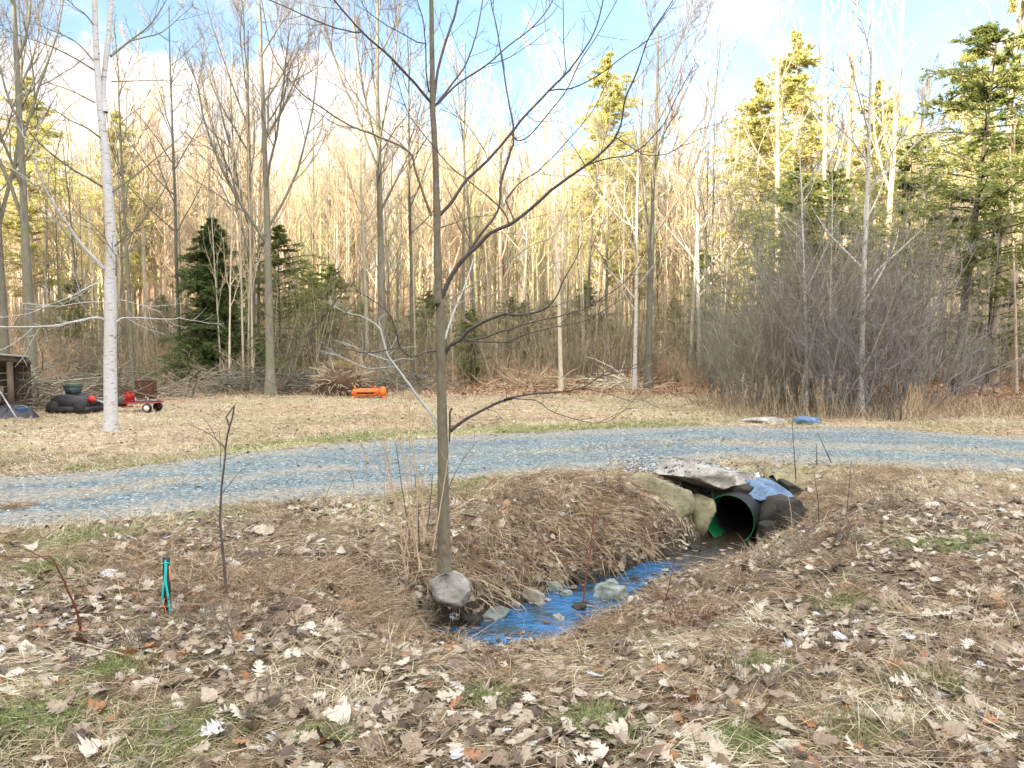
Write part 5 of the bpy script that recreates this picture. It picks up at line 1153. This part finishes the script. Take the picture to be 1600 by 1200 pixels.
# ---- brush piles and the root ball
def brush(name, c, sz, n, m, label, leafy=False, tint=False):
    b = MB(); u = rng.normal(0, .33, (n, 2)); x = c[0]+u[:, 0]*sz[0]; y = c[1]+u[:, 1]*sz[1]; zc = np.exp(-(u**2).sum(1)*3)*sz[2]*rng.random(n)
    a = rng.random(n)*6.28; D = np.stack([np.cos(a), np.sin(a), rng.normal(.12, .3, n)], 1); P1, R1 = grow(np.stack([x, y, height(x, y)+zc], 1), D, rng.uniform(.4, 1.5, n), rng.uniform(.006, .026, n), 6, -.02, .12); P1[:, :, 2] = np.maximum(P1[:, :, 2], height(P1[:, :, 0], P1[:, :, 1])+.01); b.tubes(P1, R1, 4)
    S, D, L, r = kids(P1, R1, 5, .2, 1., .7, .3, .35, .6); P2, R2 = grow(S, D, L, np.full(len(L), .005), 4, 0, .12); b.tubes(P2, R2, 3)
    return tag(b.build(name, m), label, 'brush pile')
brush('brush_pile', base_at(345, 23), (2.4, 1.6, .75), 160, M['twig_grey'], 'grey brush pile at the foot of the two slim pale trunks')
brush('brush_pile', base_at(385, 22.8), (2.0, 1.4, .8), 150, M['grey_bark'], 'dark brush pile left of the wide vase shaped tree')
brush('brush_pile', base_at(480, 22.8), (2.2, 1.4, .7), 170, M['grey_bark'], 'tangled brush pile left of the root ball')
brush('brush_pile', base_at(60, 18.5), (1.8, 1.4, .9), 220, M['twig_grey'], 'brush heap between the shed and the black mower')
brush('brush_pile', base_at(150, 20.5), (3.0, 1.2, .9), 240, M['grey_bark'], 'brush heap behind the black mower and the white birch')
brush('brush_pile', base_at(640, 24), (2.4, 1.3, .7), 180, M['grey_bark'], 'dark brush pile right of the orange implement')
brush('brush_pile', base_at(840, 25.5), (2.4, 1.2, .5), 150, M['twig_tan'], 'low brush pile at the wood edge right of the green bush')
brush('brush_pile', base_at(965, 24.6), (1.6, 1., .45), 90, M['pale_bark'], 'pale fallen branches heaped left of the pair of trees on the orange leaves')
rb_ = empty('root_ball', base_at(535, 22), 0, 'upturned root ball with yellow grass on top, behind the orange implement', 'root ball')
def local_rock(name, par, sz, seed, m, off=(0, 0, 0)):
    o = rock(name, (0, 0, 0), sz, seed, m, rough=.16); 
    for kk in list(o.keys()): del o[kk]
    o.location = off; o.parent = par; return o
local_rock('soil', rb_, (1.5, .9, 1.0), 71, plain('root_soil', (.10, .065, .04), .9, nsc=9, var=.5), (0, 0, .35))
b = MB(); n = 120; a = rng.random(n)*6.28; D = np.stack([np.cos(a), -np.abs(np.sin(a)), rng.normal(.3, .5, n)], 1); S = nrm(D)*np.array([.6, .35, .4])+np.array([0, 0, .35]); P1, R1 = grow(S, D, rng.uniform(.2, .6, n), rng.uniform(.008, .03, n), 6, 0, .25); b.tubes(P1, R1, 5); b.build('roots', M['tan_bark'], rb_)
b = MB(); n = 450; a = rng.random(n)*6.28; S = np.stack([rng.normal(.05, .18, n), rng.normal(0, .15, n), np.full(n, .78)], 1); D = np.stack([np.cos(a)*.7, np.sin(a)*.7, np.ones(n)], 1); P1, R1 = grow(S, D, rng.uniform(.15, .4, n), np.full(n, .006), 5, -.14, .1, .2); b.tubes(P1, R1, 3); b.build('grass_top', plain('yellow_grass', (.32, .25, .12), .7, nsc=5), rb_)

# ---- stake with flagging tape
sp_ = gnd(262, 960); stk = empty('survey_stake', sp_, R(8), 'short black stake wrapped with teal and orange flagging tape in the left foreground', 'stake')
ds_ = sp_[1]; hS = (960-868)/1200*ds_*1.0
b = MB(); b.box((0, 0, hS/2-.04), (.040, .014, hS+.08)); b.box((.006, .009, hS/2-.04), (.008, .01, hS+.07)); b.build('post', M['black_plastic'], stk)
def tape(pts, w, m, nm):
    P = smooth_poly(pts, 18)[None]; b = MB(); b.ribbons(P, np.full((1, 18), w), np.array([[1., .25, 0]]), np.array([.5])); b.build(nm, m, stk)
tm = plain('teal_tape', (.02, .42, .40), .3, var=.12); tm2 = plain('coral_tape', (.85, .20, .12), .3, var=.12)
tape([(0, -.014, hS*.97), (-.004, -.02, hS*.7), (-.016, -.024, hS*.45), (-.022, -.02, hS*.22)], .005, tm, 'teal_tape')
tape([(.004, -.014, hS*.9), (.0, -.022, hS*.62), (.012, -.026, hS*.36), (.022, -.03, hS*.1), (.020, -.028, hS*.02)], .006, tm, 'teal_tape')
tape([(.020, -.012, hS*.86), (.024, -.018, hS*.72), (.023, -.012, hS*.6)], .003, tm2, 'coral_tape')
tape([(-.010, -.018, hS*.3), (-.016, -.02, hS*.2), (-.006, -.018, hS*.1), (-.004, -.018, hS*.01)], .003, tm2, 'coral_tape')
b = MB(); b.tubes(smooth_poly([(-.022, -.009, hS*.9), (0, -.014, hS*.92), (.022, -.009, hS*.9), (.022, .02, hS*.9), (0, .024, hS*.9), (-.022, .02, hS*.9), (-.022, -.009, hS*.9)], 24)[None], np.full((1, 24), .003), 5); b.build('knot', tm, stk)

# ---- saplings and weeds traced in the photo
def traced(name, d, lines, m, label, cat, extra=0, tw=.001, ln=.1, twd=.0012, group=None):
    base = gnd(*lines[0][0][0]) if d is None else base_at(lines[0][0][0][0], d)
    d = base[1]; o = empty(name, base, 0, label, cat, group)
    for k, (px, dd_, w0, w1) in enumerate(lines):
        P, Rr = limb(px, d+(0 if k == 0 else dd_*.3), d+dd_, w0, w1); P = P-base; 
        if k == 0: P = np.vstack([P[0]-np.array([0, 0, .06]), P]); Rr = np.r_[Rr[0], Rr]
        b = MB(); b.tubes(P[None], Rr[None], 6)
        if extra and len(P) > 4:
            t_ = twigs(P, Rr, extra, ln, None, None, .3, twd, 0); off = b.n; b.v += t_.v; b.t += t_.t; b.n += t_.n
            for kk, fl in t_.f.items(): b.f.setdefault(kk, []).extend([f+off for f in fl])
        b.build('stem' if k == 0 else 'branch', M[m], o, True)
    return o
def Zs(*a): return [(u/2.963, 620+v/2.963) for u, v in a]
traced('sapling', None, [(Zs((1056,955),(1045,850),(1030,700),(1022,600),(1020,500),(1030,380),(1042,290),(1045,230),(1055,170),(1072,110),(1085,45)), 0, 5.2, 2.6), (Zs((1042,235),(1000,195),(950,160),(880,130)), -.1, 2.2, .9), (Zs((1030,445),(1080,385),(1120,335),(1180,295)), .1, 1.5, .7), (Zs((1062,135),(1048,95),(1060,75),(1090,35)), .05, 3.0, 2.0), (Zs((1020,330),(1022,250),(1015,150)), .05, 1.4, .6), (Zs((1000,195),(975,140),(935,90)), -.05, 1.2, .6), (Zs((1045,290),(1090,275),(1110,270)), .05, 1.1, .6), (Zs((1062,180),(1090,150),(1110,140)), .05, 1.2, .6)], 'twig_dark', 'thin dark leafless sapling standing between the teal taped stake and the young tree', 'sapling')
traced('sapling', None, [(Zs((365,1120),(372,1060),(350,980),(310,880),(270,800),(232,738),(180,742),(100,742),(0,738)), -.5, 5.0, 1.5), (Zs((250,780),(190,740),(100,700),(0,670)), -.3, 2.2, .9)], 'red_twig', 'dark red stem arching over to the left edge of the photo', 'sapling')
def Zc(*a): return [(620+u/2.286, 680+v/2.286) for u, v in a]
M['red_dead'] = M['red_twig']
traced('red_weed', None, [(Zc((660,640),(675,520),(690,420),(700,330),(705,260)), 0, 3.6, 1.6), (Zc((690,440),(660,360),(640,300)), .1, 1.4, .7), (Zc((695,390),(740,330),(760,290)), .1, 1.4, .7), (Zc((700,330),(715,280),(735,230)), .1, 1.2, .6)], 'red_twig', 'reddish upright stem standing in front of the middle of the stream', 'stem', 4, ln=.10)
traced('red_weed', None, [(Zc((945,650),(965,570),(985,480),(995,440)), 0, 2.0, 1.0), (Zc((960,590),(930,560),(915,520)), .1, 1.1, .6)], 'red_twig', 'thin red stem in front of the right end of the blue pool', 'stem', 3, ln=.08)
traced('leaning_deadwood', None, [(Zc((975,350),(930,310),(870,250),(800,180),(770,120),(745,20)), .35, 3.0, 1.2), (Zc((800,190),(760,200),(720,260)), .1, 1.3, .7)], 'twig_grey', 'grey dead branch leaning on the bank left of the large boulder', 'branch', 3, ln=.12)
traced('dead_weed', None, [(Zc((850,520),(835,430),(815,330),(800,250)), .1, 1.8, .8)], 'twig_dark', 'thin dark stem standing at the left of the right blue patch of water', 'stem', 3, ln=.1)
def Zr(*a): return [(920+u/4.21, 690+v/4.21) for u, v in a]
for px, lb in ((Zr((1362,250),(1355,130),(1345,0),(1340,-120)), 'tall dark weed stem at the driveway edge right of the blue slab'), (Zr((1500,160),(1500,90),(1497,20)), 'short dark weed stem right of the tall one by the blue slab'), (Zr((1600,150),(1560,60),(1530,0),(1500,-60)), 'dark weed stem leaning left at the driveway edge, right of the short one')):
    traced('dry_weed', None, [(px, 0, 2.2, .9)], 'twig_dark', lb, 'weed', 5, ln=.10)
for px, lb in (([(1322,812),(1326,770),(1330,720)], 'brown weed stem farthest right of those standing in the litter beside the culvert'), ([(1280,822),(1278,780),(1272,742)], 'brown weed stem among the litter right of the dark culvert stones'), ([(1190,832),(1186,795),(1178,758)], 'thin straw stem in front of the right part of the pipe mouth'), ([(1238,842),(1236,800),(1230,768)], 'thin straw stem in front of the dark block right of the pipe')):
    traced('dry_weed', None, [(px, 0, 1.8, .8)], 'straw_stalk' if 'straw' in lb else 'twig_dark', lb, 'weed', 4, ln=.06)
# clump of dry stalks left of the young tree
wl_ = [((655,880),(640,780),(628,700),(622,640),(620,590)), ((650,860),(645,780),(640,690),(652,640)), ((640,870),(618,790),(605,730),(596,640)), ((662,850),(660,770),(668,700),(676,640)), ((630,880),(640,800),(632,720),(610,640)), ((668,845),(655,760),(640,660),(645,610)), ((648,870),(652,800),(648,720),(640,660)), ((636,905),(620,800),(600,700),(575,640)), ((676,860),(690,780),(700,720),(712,670)), ((660,890),(630,800),(560,700),(520,650))]
traced('weed_clump', 5.35, [(list(p_), rng.uniform(-.25, .25), 2.8, 1.0) for p_ in wl_], 'straw_stalk', 'clump of pale dry upright stalks just left of the young tree', 'weeds', 5, ln=.13)
traced('weed_clump', 5.5, [([(655,850),(652,780),(648,740)], 0, 2.6, 1.4), ([(640,840),(625,740),(618,690)], .1, 2.4, 1.2), ([(665,850),(672,790),(676,740)], .1, 2.2, 1.1), ([(690,790),(716,730),(745,690)], .1, 1.6, .8)], 'twig_dark', 'dark thin stems crowded against the left side of the young tree base', 'weeds', 4, ln=.1)
# curled seed pod twigs against the driveway
for px, lb in (([(575,790),(574,740),(570,705),(564,692)], 'thin weed with a drooping dark tip left of the young tree'), ([(600,790),(602,740),(604,712),(600,700)], 'thin weed with drooping tip nearer the young tree'), ([(500,800),(515,760),(530,738),(545,735)], 'thin weed with a drooping tip right of the dark sapling')):
    traced('dry_weed', None, [(px, 0, 1.4, 1.2), ([px[-1], (px[-1][0]+5, px[-1][1]+12), (px[-1][0]+9, px[-1][1]+30)], 0, 2.6, 1.2)], 'twig_grey', lb, 'weed')
wt2 = [(1195, 886, .30, 'twig_grey', 'grey tangle of fine dead weeds just below the pipe mouth'), (1262, 868, .34, 'twig_grey', 'grey brown weed tangle right of the dark block by the pipe'), (1330, 850, .30, 'twig_dark', 'dark weed tangle in the litter far right of the culvert'), (1120, 915, .26, 'twig_grey', 'small grey weed tangle on the near bank right of the thin red stem'),
 (1075, 985, .28, 'red_twig', 'reddish brown weed tuft on the near bank below the right blue patch'), (660, 985, .30, 'twig_grey', 'grey weed tuft left of the hollow under the boulder'), (610, 1000, .34, 'straw_stalk', 'pale weed tuft well left of the hollow under the boulder'), (310, 985, .30, 'twig_mid', 'brown tangled weed tuft between the taped stake and the dark sapling'), (380, 1000, .32, 'twig_mid', 'brown tangled weed tuft at the right foot of the dark sapling'),
 (210, 1010, .26, 'twig_mid', 'brown weed tuft left of the taped stake'), (1400, 800, .34, 'twig_mid', 'brown weed tuft near the driveway edge at far right'), (960, 770, .30, 'twig_dark', 'dark weed tangle at the top of the bank left of the pale slab'), (820, 790, .30, 'twig_mid', 'brown weed tuft on top of the bank right of the young tree'), (1180, 1080, .22, 'twig_mid', 'low brown weed tuft in the bottom right foreground'), (400, 1115, .2, 'twig_mid', 'low brown weed tuft in the bottom left foreground')]
for px, py, h, m_, lb in wt2: shrub('weed_tuft', h, 16, 1.1, M[m_], gnd(px, py), lb, None, .0011, 1., 'weeds', .07)
# plumed dry weeds in front of the thicket
def plume(px, d, h, n, label, m='straw_stalk', head=True):
    g = base_at(px, d); o = empty('plumed_weed', g, 0, label, 'weeds', None)
    S = np.stack([rng.normal(0, .12, n), rng.normal(0, .1, n), np.full(n, -.03)], 1); D = np.stack([rng.normal(0, .13, n), rng.normal(0, .1, n), np.ones(n)], 1)
    P1, R1 = grow(S, D, h*rng.uniform(.55, 1.05, n), np.full(n, .0055), 7, .02, .05, .6); b = MB(); b.tubes(P1, R1, 4)
    S, D, L, r = kids(P1, R1, 8, .2, .95, .8, .2, .16, .6); P2, R2 = grow(S, D, L, np.full(len(L), .003), 4, .02, .15); b.tubes(P2, R2, 3); b.build('dry_foliage', M[m], o)
    if head:
        S, D, L, r = kids(P1, R1, 34, .82, 1., .8, .3, .07, .6); P3, R3 = grow(S, D, L, np.full(len(L), .006), 3, -.1, .2); c = MB(); c.tubes(P3, R3, 3); tag(c.build('seed_fluff', M['seed'], o), None, None, None, 'stuff')
M['seed'] = plain('seed_fluff', (.36, .30, .23), .9)
plume(1170, 15.3, 1.15, 4, 'tall pale plumed weeds at the left front of the thicket'); plume(1238, 15.2, .9, 4, 'pale plumed weeds above the blue roadside rock')
plume(1285, 15.6, 1.1, 8, 'leafy dried weeds right of the blue roadside rock'); plume(1305, 15.4, .9, 7, 'dried brown weeds at the middle front of the thicket', 'twig_tan')
plume(1205, 15.9, .9, 12, 'low dried weeds between the two roadside rocks', 'twig_tan'); plume(1430, 16.2, .7, 26, 'reddish brown dry brush right of the thicket', 'twig_tan', False); plume(1395, 15.2, .45, 24, 'low dark brown brush at the right front corner of the thicket', 'twig_dark', False); plume(1480, 17.5, .6, 26, 'tan dry brush below the leaning hemlock', 'twig_tan', False)
# grass fringe at the thicket foot (ground cover)
FB = MB(); n = 5000; x = rng.uniform(4.4, 12.5, n); y = 15.2+rng.random(n)*4+np.abs(x-8)*.15; grass(FB, x, y, rng.uniform(.12, .45, n), rng.uniform(.006, .011, n), .3, None, .6, None, .35)
n = 9000; y = rng.uniform(20.5, 26, n); x = rng.uniform(-.72, .72, n)*y; k = fbm(x, y, 2.2, 97) > .5; x, y = x[k], y[k]; grass(FB, x, y, rng.uniform(.1, .35, len(x)), rng.uniform(.008, .014, len(x)), .35, None, .6, None, .35)
tag(FB.build('brown_edge_grass', M['brown_grass'], tint=True), 'uncut brown grass around the foot of the thicket and the wood edge', 'grass', kind='stuff')
# a few leaves that stand out
for px, py, s, an, tn_, lb in ((268, 1052, .12, 2.4, .86, 'pale curled leaf standing up from the litter, largest at lower left'), (405, 1062, .10, .2, .92, 'pale narrow leaf lying flat right of the standing curled leaf'), (145, 1188, .11, .1, .92, 'bluish white flat leaf at the bottom left corner'), (525, 1138, .13, 1.2, .90, 'big bluish lobed oak leaf near the bottom edge, left of centre'), (828, 1105, .10, .4, .955, 'orange brown leaf near the bottom edge, right of centre'), (335, 1162, .11, 2.2, .965, 'rusty orange leaf near the bottom edge at left'), (1040, 1085, .08, 1.9, .93, 'small bluish leaf standing on edge at bottom centre right'), (640, 1030, .10, 1.5, .84, 'pale lobed leaf just below the near end of the pool')):
    g = gnd(px, py); v, f = leaf_template(True); v = v*s; R3_ = rotz(an); tl = R(35 if 'standing' in lb else 8); Rx = np.array([[1, 0, 0], [0, math.cos(tl), -math.sin(tl)], [0, math.sin(tl), math.cos(tl)]])
    o = mesh_obj('oak_leaf', v@Rx.T@R3_.T, [f], M['leaf'], None, np.full(len(v), tn_)); o.location = (float(g[0]), float(g[1]), float(g[2]+.045)); tag(o, lb, 'leaf')
